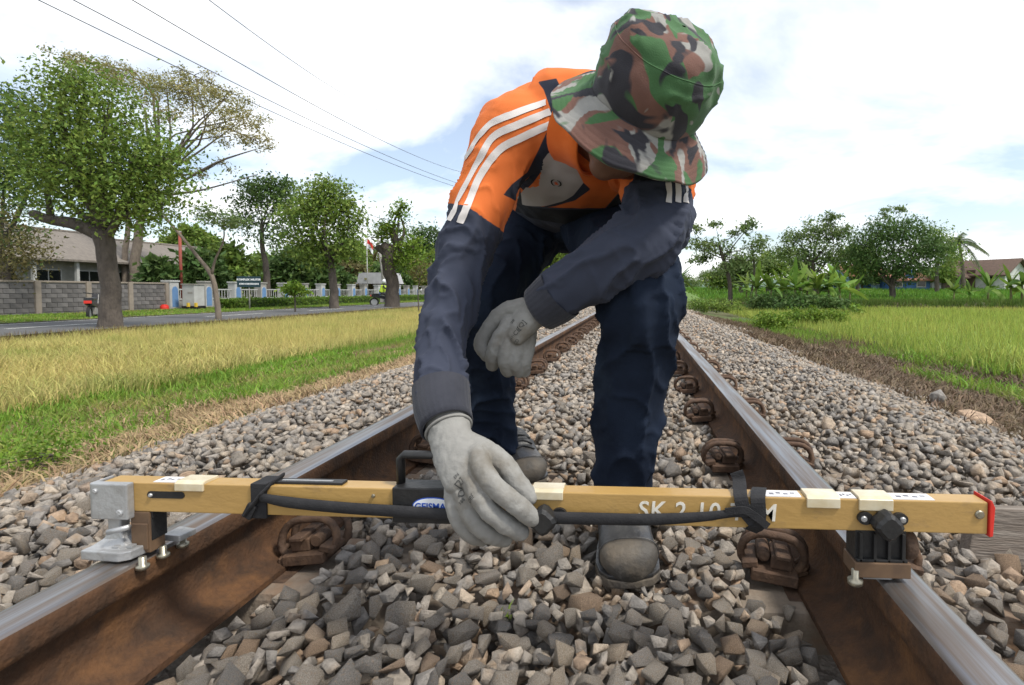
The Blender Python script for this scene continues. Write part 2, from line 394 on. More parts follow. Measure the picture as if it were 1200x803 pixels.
# ================================================================== ballast stones, dropped one on another
def M_stone_make():
    m = bpy.data.materials.new('ballast_stone'); m.use_nodes = True; t = m.node_tree; N = t.nodes; L = t.links
    b = N['Principled BSDF']; b.inputs['Roughness'].default_value = .88; b.inputs['Specular IOR Level'].default_value = .3
    gi = N.new('ShaderNodeNewGeometry'); oi = N.new('ShaderNodeObjectInfo')
    ad = N.new('ShaderNodeMath'); ad.operation = 'ADD'; L.new(gi.outputs['Random Per Island'], ad.inputs[0]); L.new(oi.outputs['Random'], ad.inputs[1])
    fr = N.new('ShaderNodeMath'); fr.operation = 'FRACT'; L.new(ad.outputs[0], fr.inputs[0])
    cr = N.new('ShaderNodeValToRGB'); cr.color_ramp.interpolation = 'LINEAR'; e = cr.color_ramp.elements
    stops = [(0, (.175, .164, .152)), (.2, (.225, .206, .186)), (.4, (.285, .252, .214)), (.58, (.335, .290, .238)), (.72, (.238, .214, .190)), (.85, (.365, .305, .238)), (.94, (.345, .243, .165)), (1.0, (.215, .163, .122))]
    e[0].position = 0; e[0].color = (*stops[0][1], 1); e[1].position = 1; e[1].color = (*stops[-1][1], 1)
    for p, c in stops[1:-1]: x = e.new(p); x.color = (*c, 1)
    L.new(fr.outputs[0], cr.inputs[0])
    tcn = N.new('ShaderNodeTexCoord')
    n1 = N.new('ShaderNodeTexNoise'); n1.inputs['Scale'].default_value = 38; n1.inputs['Detail'].default_value = 6; n1.inputs['Roughness'].default_value = .65; L.new(tcn.outputs['Object'], n1.inputs['Vector'])
    mr = N.new('ShaderNodeMapRange'); mr.inputs[1].default_value = .3; mr.inputs[2].default_value = .7; mr.inputs[3].default_value = .62; mr.inputs[4].default_value = 1.72; L.new(n1.outputs['Fac'], mr.inputs[0])
    hs = N.new('ShaderNodeHueSaturation'); L.new(cr.outputs[0], hs.inputs['Color']); L.new(mr.outputs[0], hs.inputs['Value'])
    n2 = N.new('ShaderNodeTexNoise'); n2.inputs['Scale'].default_value = 16; n2.inputs['Detail'].default_value = 4; L.new(tcn.outputs['Object'], n2.inputs['Vector'])
    m2 = N.new('ShaderNodeMapRange'); m2.inputs[1].default_value = .55; m2.inputs[2].default_value = .72; m2.inputs[4].default_value = .55; L.new(n2.outputs['Fac'], m2.inputs[0])
    mx2 = N.new('ShaderNodeMix'); mx2.data_type = 'RGBA'; mx2.inputs[7].default_value = (.36, .24, .14, 1); L.new(hs.outputs[0], mx2.inputs[6]); L.new(m2.outputs[0], mx2.inputs[0])
    L.new(mx2.outputs[2], b.inputs['Base Color'])
    nb = N.new('ShaderNodeTexNoise'); nb.inputs['Scale'].default_value = 60; nb.inputs['Detail'].default_value = 8; nb.inputs['Roughness'].default_value = .72; L.new(tcn.outputs['Object'], nb.inputs['Vector'])
    bp = N.new('ShaderNodeBump'); bp.inputs['Strength'].default_value = .9; bp.inputs['Distance'].default_value = .014; L.new(nb.outputs['Fac'], bp.inputs['Height']); L.new(bp.outputs[0], b.inputs['Normal'])
    return m
M_stone = M_stone_make()
def stone_template(seed, npts, bevel):
    r = random.Random(seed); bm = bmesh.new()
    sx, sy, sz = 1.0, r.uniform(.55, .95), r.uniform(.40, .80)
    k = 0
    while k < npts:
        v = Vector((r.gauss(0, 1), r.gauss(0, 1), r.gauss(0, 1))).normalized()
        e = .5                                     # between a ball and a box: blocky crushed rock
        v = Vector([math.copysign(abs(c)**e, c) for c in v])*r.uniform(.56, .84)
        bm.verts.new((v.x*sx*.5*1.1, v.y*sy*.5*1.1, v.z*sz*.5*1.1)); k += 1
    res = bmesh.ops.convex_hull(bm, input=bm.verts)
    bad = [g for g in res['geom_interior'] if isinstance(g, bmesh.types.BMVert)]
    bmesh.ops.delete(bm, geom=bad, context='VERTS')
    bmesh.ops.dissolve_limit(bm, angle_limit=.22, verts=bm.verts, edges=bm.edges)
    if bevel:
        bmesh.ops.bevel(bm, geom=list(bm.edges), offset=bevel, segments=1, affect='EDGES', clamp_overlap=True)
    bmesh.ops.triangulate(bm, faces=bm.faces)
    bmesh.ops.recalc_face_normals(bm, faces=bm.faces)
    bm.verts.index_update()
    V = np.array([v.co[:] for v in bm.verts]); T = np.array([[v.index for v in f.verts] for f in bm.faces])
    bm.free()
    return V, T
TPL_A = [stone_template(100+i, 10 + i % 6, .008) for i in range(60)]       # near
TPL_B = [stone_template(300+i, 7+i % 3, 0) for i in range(40)]           # further off
TPL_C = [stone_template(500+i, 8+i % 4, 0) for i in range(40)]      # middle distance
X0, X1, Y0, Y1, RES = -2.3, 2.7, .66, 4.3, .008
HX, HY = int((X1-X0)/RES), int((Y1-Y0)/RES)
gxx = X0+np.arange(HX)*RES; gyy = Y0+np.arange(HY)*RES
GX, GY = np.meshgrid(gxx, gyy, indexing='ij')
H = ground_z(GX, GY)
slp_mask = np.zeros_like(H, bool)
for y in SLEEPERS[:7]: slp_mask |= (np.abs(GY-y) < .13) & (np.abs(GX) < .97)
H = np.where(slp_mask, np.maximum(H, -.002), H)
for s in (-1, 1): H = np.where(np.abs(GX-s*GC) < .075, .16, H)
base_lim = np.interp(np.abs(GX), [0, .35, .46, .49, .66, .70, 1.2, 1.5, 2.1, 2.7], [.036, .030, .012, .0, .0, .012, .022, -.01, -.17, -.30])
clipzone = slp_mask & (np.abs(np.abs(GX)-GC) < .17)
base_lim = np.where(clipzone, -.01, base_lim); base_lim = np.where(slp_mask & ~clipzone, base_lim+.008, base_lim)
# boots keep their place free
BOOTS = [((.183, 1.085), .075, .18), ((-.130, 1.52), .08, .19)]
rs = random.Random(5)
place = []
def try_stone(x, y, d, lim_extra=0.0):
    i0, j0 = int((x-X0)/RES), int((y-Y0)/RES); r = d*.44; n = max(2, int(r/RES))
    a, b_ = i0-n, i0+n+1; c, e = j0-n, j0+n+1
    if a < 0 or c < 0 or b_ >= HX or e >= HY: return False
    u = (np.arange(-n, n+1)*RES/r); q = u[:, None]**2+u[None, :]**2; m = q < 1
    hh = d*.29
    prof_ = hh*np.sqrt(np.clip(1-q, 0, 1))
    sub = H[a:b_, c:e]
    if sub[m].max() > .1: return False
    zc = np.percentile((sub+prof_*.86)[m], 76)
    top = zc+hh
    if top > base_lim[i0, j0]+d*.22+lim_extra: return False
    H[a:b_, c:e] = np.where(m, np.maximum(sub, zc+prof_*.95), sub)
    place.append((x, y, zc, d))
    return True
def in_boot(x, y):
    return any(abs(x-c[0]) < w_+.0 and abs(y-c[1]) < l_ for c, w_, l_ in BOOTS)
def edge_ok(x, y):
    n = math.sin(y*1.3)*.10+math.sin(y*3.1+1)*.07
    return -1.92+n-rs.random()**2*.3 < x < 2.25+n*1.5+rs.random()**2*.35
tries = 0
while tries < 112000:
    tries += 1
    y = Y0+(Y1-Y0)*rs.random()**1.25; x = rs.uniform(X0, X1)
    # only where the camera's view can reach
    if not edge_ok(x, y): continue
    px = PCX+FPX*((x-CAM[0])*math.cos(YAW)+y*math.sin(YAW))/(y*math.cos(YAW)-(x-CAM[0])*math.sin(YAW))
    if px < -420 or px > 1560: continue
    d = rs.choice([rs.uniform(.030, .046), rs.uniform(.038, .056), rs.uniform(.042, .064), rs.uniform(.05, .074)]) if tries < 74000 else rs.uniform(.022, .042)
    if rs.random() < .015: d = rs.uniform(.078, .105)
    d *= .78+.10*min(1, max(0, (y-1.0)/.8))
    if in_boot(x, y) and d > .03: continue
    try_stone(x, y, d, 0 if tries < 74000 else -.012)
def rot_small(r):
    return Matrix.Rotation(r.uniform(0, 6.283), 3, 'Z') @ Matrix.Rotation(r.gauss(0, .55), 3, 'X') @ Matrix.Rotation(r.gauss(0, .55), 3, 'Y')
# rank by how large each shows in the photograph and whether it lies on top
rank = []
for i, (x, y, z, d) in enumerate(place):
    px, py, dep = proj((x, y, z))
    if not (-10 < px < 1210 and 340 < py < 810): continue
    hi = H[int((x-X0)/RES), int((y-Y0)/RES)]
    if hi > z+d*.29*1.02+.002: continue
    rank.append((d/dep, i))
rank.sort(reverse=True); singles = set(i for _, i in rank[:300])
tpl_me = []
for k, (V, T) in enumerate(TPL_A):
    me = fast_mesh('stone', V, T); me.materials.append(M_stone); tpl_me.append(me)
VV = []; TT = []; off = 0
for i, (x, y, z, d) in enumerate(place):
    M3 = rot_small(rs); k = rs.randrange(len(TPL_A))
    if i in singles:
        o = bpy.data.objects.new('stone', tpl_me[k]); col.objects.link(o)
        o.matrix_world = Matrix.Translation((x, y, z)) @ M3.to_4x4() @ Matrix.Scale(d*1.12, 4); o.parent = ballast
    else:
        V, T = TPL_A[k] if y < 1.45 else (TPL_C[k % len(TPL_C)] if y < 2.8 else TPL_B[k % len(TPL_B)])
        VV.append((V*d*1.12) @ np.array(M3).T+np.array([x, y, z])); TT.append(T+off); off += len(V)
# the sleeve of stones further along the track
for _ in range(19000):
    u = rs.random(); y = Y1-.1+(22-Y1)*u**1.9; x = rs.uniform(-2.4, 2.8)
    if not edge_ok(x, y): continue
    if abs(abs(x)-GC) < .085: continue
    near = min(abs(y-s) for s in SLEEPERS)
    if near < .11 and abs(abs(x)-GC) < .2: continue
    d = rs.uniform(.034, .066)*(1+max(0, y-5)*.035)
    z = float(np.interp(abs(x), [0, .4, .5, .66, 1.2, 1.5, 2.1, 2.8], [.012, .008, -.02, -.02, .0, -.035, -.20, -.34]))+rs.uniform(-.022, .012)
    V, T = TPL_B[rs.randrange(len(TPL_B))]; M3 = rot_small(rs)
    VV.append((V*d*1.15) @ np.array(M3).T+np.array([x, y, z])); TT.append(T+off); off += len(V)
sm = link('small_stones', fast_mesh('small_stones', np.concatenate(VV), np.concatenate(TT)), M_stone, ballast); tag(sm, kind='stuff')
print('STONES', len(place), 'verts', off, 'tris', sum(len(t) for t in TT))
# ================================================================== the track gauge laid across both rails
M_gold = pmat('gauge_gold', (.40, .25, .080), (.35, .215, .066), scale=20, rough=.40, rough2=.52, spec=.5, c3=(.24, .155, .065), scale3=26, lo3=.60, hi3=.74, bump=.08, bscale=160, stretch=(.5, 1, 1), coat=.15)
M_black = pmat('black_plastic', (.012, .012, .013), (.022, .022, .022), scale=30, rough=.45, bump=.1, bscale=150)
M_web = pmat('black_webbing', (.014, .014, .016), (.022, .022, .024), scale=60, rough=.85, bump=.5, bscale=400, bdist=.002)
M_alu = pmat('cast_aluminium', (.42, .43, .44), (.33, .33, .33), scale=25, rough=.45, metal=.55, c3=(.24, .22, .20), scale3=30, lo3=.6, hi3=.8, bump=.15, bscale=160)
M_bolt = pmat('brass_bolt', (.36, .34, .27), (.24, .22, .17), scale=40, rough=.35, metal=.8)
M_blockb = pmat('worn_brown_block', (.17, .105, .06), (.11, .07, .045), scale=22, rough=.6, metal=.2)
M_red = pmat('red_cap', (.62, .035, .025), (.52, .03, .02), scale=20, rough=.4)
M_cream = pmat('clear_window', (.50, .42, .27), (.60, .54, .40), scale=30, rough=.25, spec=.6, coat=.4)
M_stick = pmat('white_sticker', (.66, .66, .66), (.58, .58, .60), scale=40, rough=.5)
M_ink = pmat('grey_ink', (.16, .16, .18), rough=.6)
M_chalk = pmat('white_paint_marker', (.66, .63, .56), (.52, .47, .36), scale=120, rough=.8, lo=.5, hi=.7)
M_blue = pmat('label_blue', (.03, .09, .42), rough=.4)
M_white = pmat('label_white', (.70, .72, .74), rough=.4)
BY0, BY1, BZ0, BZ1 = .740, .770, .2275, .2715
def bx(px): return float(at(px, 590, BY0)[0])
def bz(px, py): return float(at(px, py, BY0)[2])
gauge = thing('track_gauge', 'long gold aluminium track gauge with black handle lying across both rails', 'gauge', (0, .755, .16))
def G(o):
    o.parent = gauge; o.location = Vector(o.location)-Vector((0, .755, .16)); return o
XL, XR = bx(120), bx(1158)
m = MB().box(((XL+XR)/2, (BY0+BY1)/2, (BZ0+BZ1)/2), (XR-XL, BY1-BY0, BZ1-BZ0)); beam = G(m.build('beam', M_gold, bevel=.0016, seg=2))
def B(mb, name, mat, **k): return G(mb.build(name, mat, **k))
# end plate, red cap, screws
xa, xb = bx(116), bx(158)
B(MB().box(((xa+xb)/2, BY0-.006, .246), (xb-xa, .012, .054)).box((xa-.002, BY0+.008, .246), (.005, .034, .054)), 'end_bracket', M_alu, bevel=.002)
B(MB().prism([(XR+.001, BZ0-.003), (XR+.006, BZ0-.002), (XR+.008, BZ1-.006), (XR+.004, BZ1+.003), (XR+.001, BZ1+.004)], BY0-.003, BY1+.004), 'end_cap', M_red, bevel=.0012)
def screw(x, z, r=.0045, y=BY0, mat=M_bolt):
    m = MB().lathe([(r, 0), (r, .0015), (r*.75, .0028)], (x, y, z), (0, -1, 0), 14)
    m.box((x, y-.0028, z), (r*1.3, .0008, r*.25), ry=.6)
    B(m, 'screw', mat, smooth=False)
screw(bx(1148), bz(1148, 603), .0062); screw(xa+.008, .262, .004, BY0-.012, M_alu); screw(xb-.012, .230, .005, BY0-.012, M_alu); screw(bx(438), bz(438, 581), .0028)
# leg and foot plate on the rail
xf0, xf1 = -.622, -.548
m = MB()
sec = []
for z, hwx, hwy in ((.232, .016, .010), (.214, .0105, .008), (.200, .010, .008), (.188, .015, .010), (.180, .026, .016), (.176, .033, .026)):
    sec.append((z, hwx, hwy))
V = []; F = []
for z, a, b_ in sec:
    cx = -.585; cy = .744
    for sx, sy in ((-1, -1), (1, -1), (1, 1), (-1, 1)): V.append((cx+sx*a, cy+sy*b_, z))
for i in range(len(sec)-1):
    for k in range(4): l = (k+1) % 4; F.append((4*i+k, 4*i+l, 4*i+4+l, 4*i+4+k))
F += [(3, 2, 1, 0), tuple(4*(len(sec)-1)+k for k in range(4))]
m.add(V, F)
B(m, 'leg', M_alu, bevel=.0025, smooth=False)
m = MB().prism([(-.618, .716), (-.556, .712), (-.543, .720), (-.539, .745), (-.543, .772), (-.600, .777), (-.616, .745)], .1635, .1775, 'XY')
B(m, 'foot_plate', M_alu, bevel=.002)
m = MB().prism([(-.548, .775), (-.515, .772), (-.512, .800), (-.545, .806)], .166, .176, 'XY'); B(m, 'foot_plate', M_alu, bevel=.002)
for x, y in ((-.5275, .722), (-.5275, .756), (-.5265, .790)):
    B(MB().lathe([(.0048, .016), (.0048, .005), (.0085, .0035), (.0085, -.001), (.005, -.0035)], (x, y, .152), n=14), 'bolt', M_bolt, smooth=True)
B(MB().box((-.5715, .728, .1795), (.010, .010, .004)).box((-.552, .73, .1795), (.009, .009, .004)), 'nut', M_alu, bevel=.001)
B(MB().box((-.5465, .752, .196), (.030, .026, .062)).box((-.5465, .7385, .190), (.026, .003, .040)), 'slide_block', M_blockb, bevel=.0015)
B(MB().box((-.5485, .757, .2235), (.040, .030, .013)).box((-.5345, .755, .205), (.008, .026, .045)), 'block_cover', M_black, bevel=.001)
B(MB().tube([(-.580, .722, .203), (-.552, .728, .209)], .0042, 10), 'pin', M_alu, smooth=True)
# slots, windows and stickers of the beam
def slot(x0, x1, z, h): 
    P = [(x0+h*math.cos(a), z+h*math.sin(a)) for a in np.linspace(math.pi/2, 1.5*math.pi, 7)]+[(x1+h*math.cos(a), z+h*math.sin(a)) for a in np.linspace(-math.pi/2, math.pi/2, 7)]
    return MB().prism(P, BY0-.0007, BY0+.001)
B(slot(bx(177), bx(213), bz(195, 580), .0052), 'slot', M_black); screw(bx(178), bz(178, 580), .003, BY0-.001, M_alu)
B(MB().box(((bx(318)+bx(398))/2, (BY0+BY1)/2, BZ1+.002), (bx(398)-bx(318), .016, .004)), 'top_slot', M_black, bevel=.001)
B(MB().box(((bx(322)+bx(388))/2, (BY0+BY1)/2-.002, BZ1+.0044), (bx(386)-bx(326), .004, .0012)), 'top_slot_rail', M_alu)
def window(p0, p1, drop):
    x0, x1 = bx(p0), bx(p1); t = .0035
    m = MB().prism([(BY0-.0035, BZ1-drop), (BY0-.0035, BZ1+.001), (BY0+.002, BZ1+.0045), (BY1-.003, BZ1+.0045), (BY1-.001, BZ1-.001), (BY0+.0005, BZ1-.001), (BY0+.0005, BZ1-drop)], x0, x1, 'YZ')
    B(m, 'window', M_cream, bevel=.001)
window(207, 240, .010); window(622, 660, .010); window(945, 984, .012); window(1006, 1046, .014)
def sticker(p0, p1):
    x0, x1 = bx(p0), bx(p1)
    s = B(MB().box(((x0+x1)/2, (BY0+BY1)/2-.001, BZ1+.0005), (x1-x0, .022, .0012)), 'sticker', M_stick)
    k = MB()
    for j in range(4): k.box((x0+(x1-x0)*(.2+.2*j), BY0+.012+(.003 if j % 2 else 0), BZ1+.0013), ((x1-x0)*.12, .006-.001*j, .0004))
    d = k.build('print', M_ink); d.parent = s; d.location = Vector((0, 0, 0))
for a, b_ in ((178, 206), (898, 940), (985, 1005), (1048, 1097)): sticker(a, b_)
# black handle housing with its label
hx0, hx1 = bx(461), bx(548)
B(MB().box(((hx0+hx1)/2, .754, .2485), (hx1-hx0, .036, .052)), 'handle_housing', M_black, bevel=.002)
m = MB(); y = .757
m.tube([(hx0+.004, y, .272), (hx0+.004, y, .311), (hx0+.010, y, .317), (hx1-.010, y, .317), (hx1-.004, y, .311), (hx1-.004, y, .272)], .0062, 8, ref=(0, 1, 0), flat=1.35)
B(m, 'handle', M_black, smooth=True)
lab = MB(); lx, lz = bx(509), bz(509, 591.5)
def ellipse(cx, cz, a, b_, n=36): return [(cx+a*math.cos(2*math.pi*i/n), cz+b_*math.sin(2*math.pi*i/n)) for i in range(n)]
L_ = B(lab.prism(ellipse(lx, lz, .0305, .0125), .7352, .7362), 'maker_label', M_blue)
d = MB().prism(ellipse(lx, lz, .0290, .0110), .7346, .7352).build('label_face', M_white); d.parent = L_; d.location = (0, 0, 0)
d = text_mesh('lettering', 'GEISMAR', .0135, M_blue, extrude=.0002, bold=.0003); d.rotation_euler = (math.pi/2, 0, 0); d.parent = L_; d.location = (lx, .7343, lz-.0012)
# tape, knobs, black slide with its shoe on the far rail
x = bx(303)
m = MB().box((x+.002, (BY0+BY1)/2, .249), (.024, BY1-BY0+.006, .052)).tube([(x-.016, BY0-.006, .2285), (x-.004, BY0-.008, .244), (x+.010, BY0-.006, .262), (x+.020, BY0+.004, .275), (x+.018, BY1, .277)], .0055, 8, flat=.5)
m.box((x-.010, BY0-.005, .235), (.014, .006, .022), ry=.5)
B(m, 'tape_wrap', M_web, bevel=.002)
def knob(px, py, r, tab):
    X, Z = bx(px), bz(px, py); P = []
    m = MB(); n = 16
    for y_, k in ((BY0, .8), (BY0-.006, .95), (BY0-.010, 1.0), (BY0-.024, .95), (BY0-.028, .7)):
        for i in range(n):
            a = 2*math.pi*i/n; rr = r*k*(1+.10*math.cos(4*a)); P.append((X+rr*math.cos(a), y_, Z+rr*math.sin(a)))
    F = [(j*n+i, j*n+(i+1) % n, (j+1)*n+(i+1) % n, (j+1)*n+i) for j in range(4) for i in range(n)]+[tuple(range(n)), tuple(64+i for i in range(n))]
    m.add(P, F); kn = B(m, 'knob', M_black, smooth=False)
    m = MB()
    for t_ in tab:
        m.prism(ellipse(X+t_, Z+.004, .0105, .0085, 16), BY0-.006, BY0-.0002)
    B(m, 'knob_tab', M_black)
    for t_ in tab: screw(X+t_*1.12, Z+.004, .0042, BY0-.006, M_alu)
knob(639, 604, .0185, [.021]); knob(1034, 610, .0180, [-.024, .022])
xs0, xs1 = bx(1003), bx(1063)
m = MB().box(((xs0+xs1)/2, .756, .2075), (xs1-xs0, .032, .043))
for k in range(4): m.box((xs0+.006+(xs1-xs0-.012)*k/3, .738, .2065), (.004, .008, .040))
m.box(((xs0+xs1)/2, .738, .1885), (xs1-xs0, .008, .004))
B(m, 'slide_body', M_black, bevel=.0008)
B(MB().box(((xs0+xs1)/2, .752, .1765), (xs1-xs0+.006, .042, .0205)), 'shoe', M_blockb, bevel=.0012)
B(MB().box(((xs0+xs1)/2-.004, .753, .1632), (xs1-xs0-.03, .030, .005)), 'shoe_sole', M_alu, bevel=.001)
B(MB().lathe([(.005, .018), (.005, .006), (.010, .004), (.010, -.002), (.006, -.005)], (xs0-.001, .735, .158), n=14), 'bolt', M_bolt, smooth=True)
B(MB().lathe([(.019, 0), (.021, .004), (.021, .014), (.017, .018)], (xs1+.004, .765, .200), (1, 0, 0), 20), 'roller', M_clip, smooth=True)
# carrying strap: a padded tube and its loose ends
P = [at(x_, y_, Yv) for x_, y_, Yv in ((306, 583, .733), (340, 589, .732), (400, 595, .731), (461, 599, .729), (520, 603, .727), (580, 606, .728), (650, 607, .729), (700, 608, .731), (760, 609, .731), (820, 606, .731), (858, 602, .731), (878, 604, .731))]
q = spline(P, 60); rad = np.interp(np.linspace(0, 1, 60), [0, .08, .5, .75, .88, 1], [.0062, .0085, .0092, .0085, .006, .004])
B(MB().tube(q, [(r_*1.0, r_*.6) for r_ in rad], 10, ref=(0, 0, 1)), 'strap', M_web, smooth=True)
def ribbon(pts, wv, w, name='strap_end', mat=M_web, t=.0012):
    q = spline(pts, 22); V = []; F = []; wv = np.array(wv, float)
    for i, p in enumerate(q):
        tn = q[min(i+1, 21)]-q[max(i-1, 0)]; s = wv-tn*(wv@tn)/(tn@tn); s /= np.linalg.norm(s); nn = np.cross(tn, s); nn /= np.linalg.norm(nn)
        for a, b_ in ((-1, -1), (1, -1), (1, 1), (-1, 1)): V.append(p+s*a*w/2+nn*b_*t)
    for i in range(21):
        for k in range(4): l = (k+1) % 4; F.append((4*i+k, 4*i+l, 4*i+4+l, 4*i+4+k))
    F += [(0, 1, 2, 3), (84, 85, 86, 87)]
    return B(MB().add(V, F), name, mat, smooth=False)
ribbon([at(863, 553, .772), at(866, 562, .770), at(867, 573, .755), at(868, 582, .736), at(872, 597, .733), at(884, 612, .732)], (1, 0, 0), .019)
ribbon([at(890, 572, .776), at(889, 575, .755), at(888, 583, .736), at(889, 600, .734), at(888, 616, .735), at(880, 622, .742)], (1, 0, 0), .020)
ribbon([at(850, 600, .729), at(872, 598, .727), at(886, 606, .728), at(900, 617, .732)], (.2, 0, 1), .010)
# writing in white paint marker
d = text_mesh('paint_lettering', 'SK 2 10 TSM', .034, M_chalk, extrude=.0003, spacing=1.08, shear=.08, bold=.0004)
d.rotation_euler = (math.pi/2, 0, 0); d.scale = (1.0, 1, 1); d.location = (bx(828), BY0-.0007, bz(828, 600)); G(d)
# weathered plank lying at the edge
pk = MB()
P = [(0, .0), (.02, .085), (.05, .108), (.50, .118), (.52, .06), (.50, .0), (.10, -.012)]
pk.prism(P, -.022, .022, 'XZ')
M_wood = pmat('weathered_wood', (.20, .165, .135), (.145, .12, .10), scale=9, rough=.9, bump=.5, bscale=30, stretch=(1, 8, 9), c3=(.27, .235, .20), scale3=6)
o = pk.build('plank', M_wood, bevel=.004); a = at(1128, 622, 1.13); o.location = (a[0], a[1], .0); o.rotation_euler = (R(-10), 0, R(-6))
tag(o, 'weathered grey wooden plank on the ballast behind the gauge\'s red end', 'plank')
# ================================================================== the worker bending over the gauge
def cvec(r, u, t):
    v = _rt*r+_up*u-_fw*t; return v/np.linalg.norm(v)
def ball(c, rad, axes=None, n=16):
    """ellipsoid as (V, F)"""
    c = np.asarray(c, float); ax = np.eye(3) if axes is None else np.array(axes); V = []; F = []
    m = n//2+1
    for j in range(1, m):
        ph = math.pi*j/m
        for i in range(n):
            th = 2*math.pi*i/n
            l = np.array([rad[0]*math.sin(ph)*math.cos(th), rad[1]*math.sin(ph)*math.sin(th), rad[2]*math.cos(ph)]); V.append(c+l@ax)
    for j in range(m-2):
        for i in range(n): k = (i+1) % n; F.append((j*n+i, (j+1)*n+i, (j+1)*n+k, j*n+k))
    V.append(c+np.array([0, 0, rad[2]])@ax); V.append(c-np.array([0, 0, rad[2]])@ax); a = len(V)-2
    for i in range(n): k = (i+1) % n; F.append((a, i, k)); F.append((a+1, (m-2)*n+k, (m-2)*n+i))
    return V, F
def limb(P, rad, n=20, steps=24, flat=None, ref=None, round_=False):
    """round-ended tapered limb through control points"""
    q = spline(P, steps); r = spline(np.array(rad, float).reshape(len(rad), -1), steps)
    rr = [(float(x[0]), float(x[0] if len(x) == 1 else x[1])) for x in r]
    if round_:
        a = (q[0]-q[1])/np.linalg.norm(q[0]-q[1]); b = (q[-1]-q[-2])/np.linalg.norm(q[-1]-q[-2]); ra, rb = min(rr[0]), min(rr[-1]); pre = []; post = []
        for k in (.35, .65, .88, .99): c = math.sqrt(1-k*k); pre.insert(0, (q[0]+a*ra*k, (rr[0][0]*c, rr[0][1]*c))); post.append((q[-1]+b*rb*k, (rr[-1][0]*c, rr[-1][1]*c)))
        q = np.array([p[0] for p in pre]+list(q)+[p[0] for p in post]); rr = [p[1] for p in pre]+rr+[p[1] for p in post]
    return tube(q, rr, n, True, False, ref)
def union(parts, voxel, smooth=6, fac=.5):
    mb = MB()
    for V, F in parts: mb.add(V, F)
    me = mesh('tmp', mb.V, mb.F)
    bm = bmesh.new(); bm.from_mesh(me); bmesh.ops.recalc_face_normals(bm, faces=bm.faces); bm.to_mesh(me); bm.free()
    o = bpy.data.objects.new('tmp', me); col.objects.link(o)
    rm = o.modifiers.new('r', 'REMESH'); rm.mode = 'VOXEL'; rm.voxel_size = voxel
    s = o.modifiers.new('s', 'SMOOTH'); s.iterations = smooth; s.factor = fac
    dg = bpy.context.evaluated_depsgraph_get(); out_ = bpy.data.meshes.new_from_object(o.evaluated_get(dg))
    bpy.data.objects.remove(o)
    return out_
def co(me):
    a = np.empty(len(me.vertices)*3, np.float32); me.vertices.foreach_get('co', a); return a.reshape(-1, 3).astype(float)
def nor(me):
    a = np.empty(len(me.vertices)*3, np.float32); me.vertex_normals.foreach_get('vector', a); return a.reshape(-1, 3).astype(float)
def setco(me, V): me.vertices.foreach_set('co', V.astype(np.float32).ravel()); me.update()
def bvh_of(me):
    return BVHTree.FromPolygons([v.co[:] for v in me.vertices], [tuple(p.vertices) for p in me.polygons])
def cast(bvh, px, py):
    d = _fw+_rt*(px-PCX)/FPX+_up*(PCY-py)/FPX
    h = bvh.ray_cast(Vector(CAM), Vector(d).normalized()); return h[0], h[1]
def along(path, P):
    """arc length, distance and angle of points P about a sampled path"""
    seg = path[1:]-path[:-1]; L = np.linalg.norm(seg, axis=1); cum = np.concatenate([[0], np.cumsum(L)])
    best = np.full(len(P), 1e9); s = np.zeros(len(P)); rel = np.zeros_like(P); tan = np.zeros_like(P)
    for i in range(len(seg)):
        t = np.clip(((P-path[i])@seg[i])/(L[i]**2), 0, 1); c = path[i]+t[:, None]*seg[i]; d = np.linalg.norm(P-c, axis=1)
        k = d < best; best[k] = d[k]; s[k] = cum[i]+t[k]*L[i]; rel[k] = (P-c)[k]; tan[k] = seg[i]/L[i]
    a = np.cross(tan, np.array([0, 1.0, .2])); a /= np.linalg.norm(a, axis=1)[:, None]+1e-9; b = np.cross(tan, a)
    return s, best, np.arctan2((rel*b).sum(1), (rel*a).sum(1))
def folds(s, th, fs, ft, seed, slant=.6, sharp=1.6):
    """ridged cloth folds in limb coordinates, about -0.5..0.5"""
    x = np.stack([s*fs+slant*np.sin(th), np.cos(th)*ft, np.sin(th)*ft], -1)
    n = fbm(x, seed, 2); r = np.exp(-np.abs(2*n-1)/.16); return r-.55

R_ARM = [(640, 158, 1.09), (604, 160, 1.06), (574, 212, 1.03), (556, 262, 1.0), (541, 312, .98), (526, 372, .925), (519, 422, .875), (517, 462, .835), (522, 497, .797)]
R_RAD = [.083, .077, .060, .056, .053, .046, .042, .042, .039]
L_ARM = [(730, 175, 1.09), (766, 186, 1.07), (770, 226, 1.01), (763, 272, .95), (735, 294, .94), (700, 317, .945), (665, 338, .955), (640, 357, .968)]
L_RAD = [.08, .080, .068, .066, .060, .057, .052, .045]
A3 = lambda L: np.array([at(*p) for p in L])
rarm, larm = A3(R_ARM), A3(L_ARM)
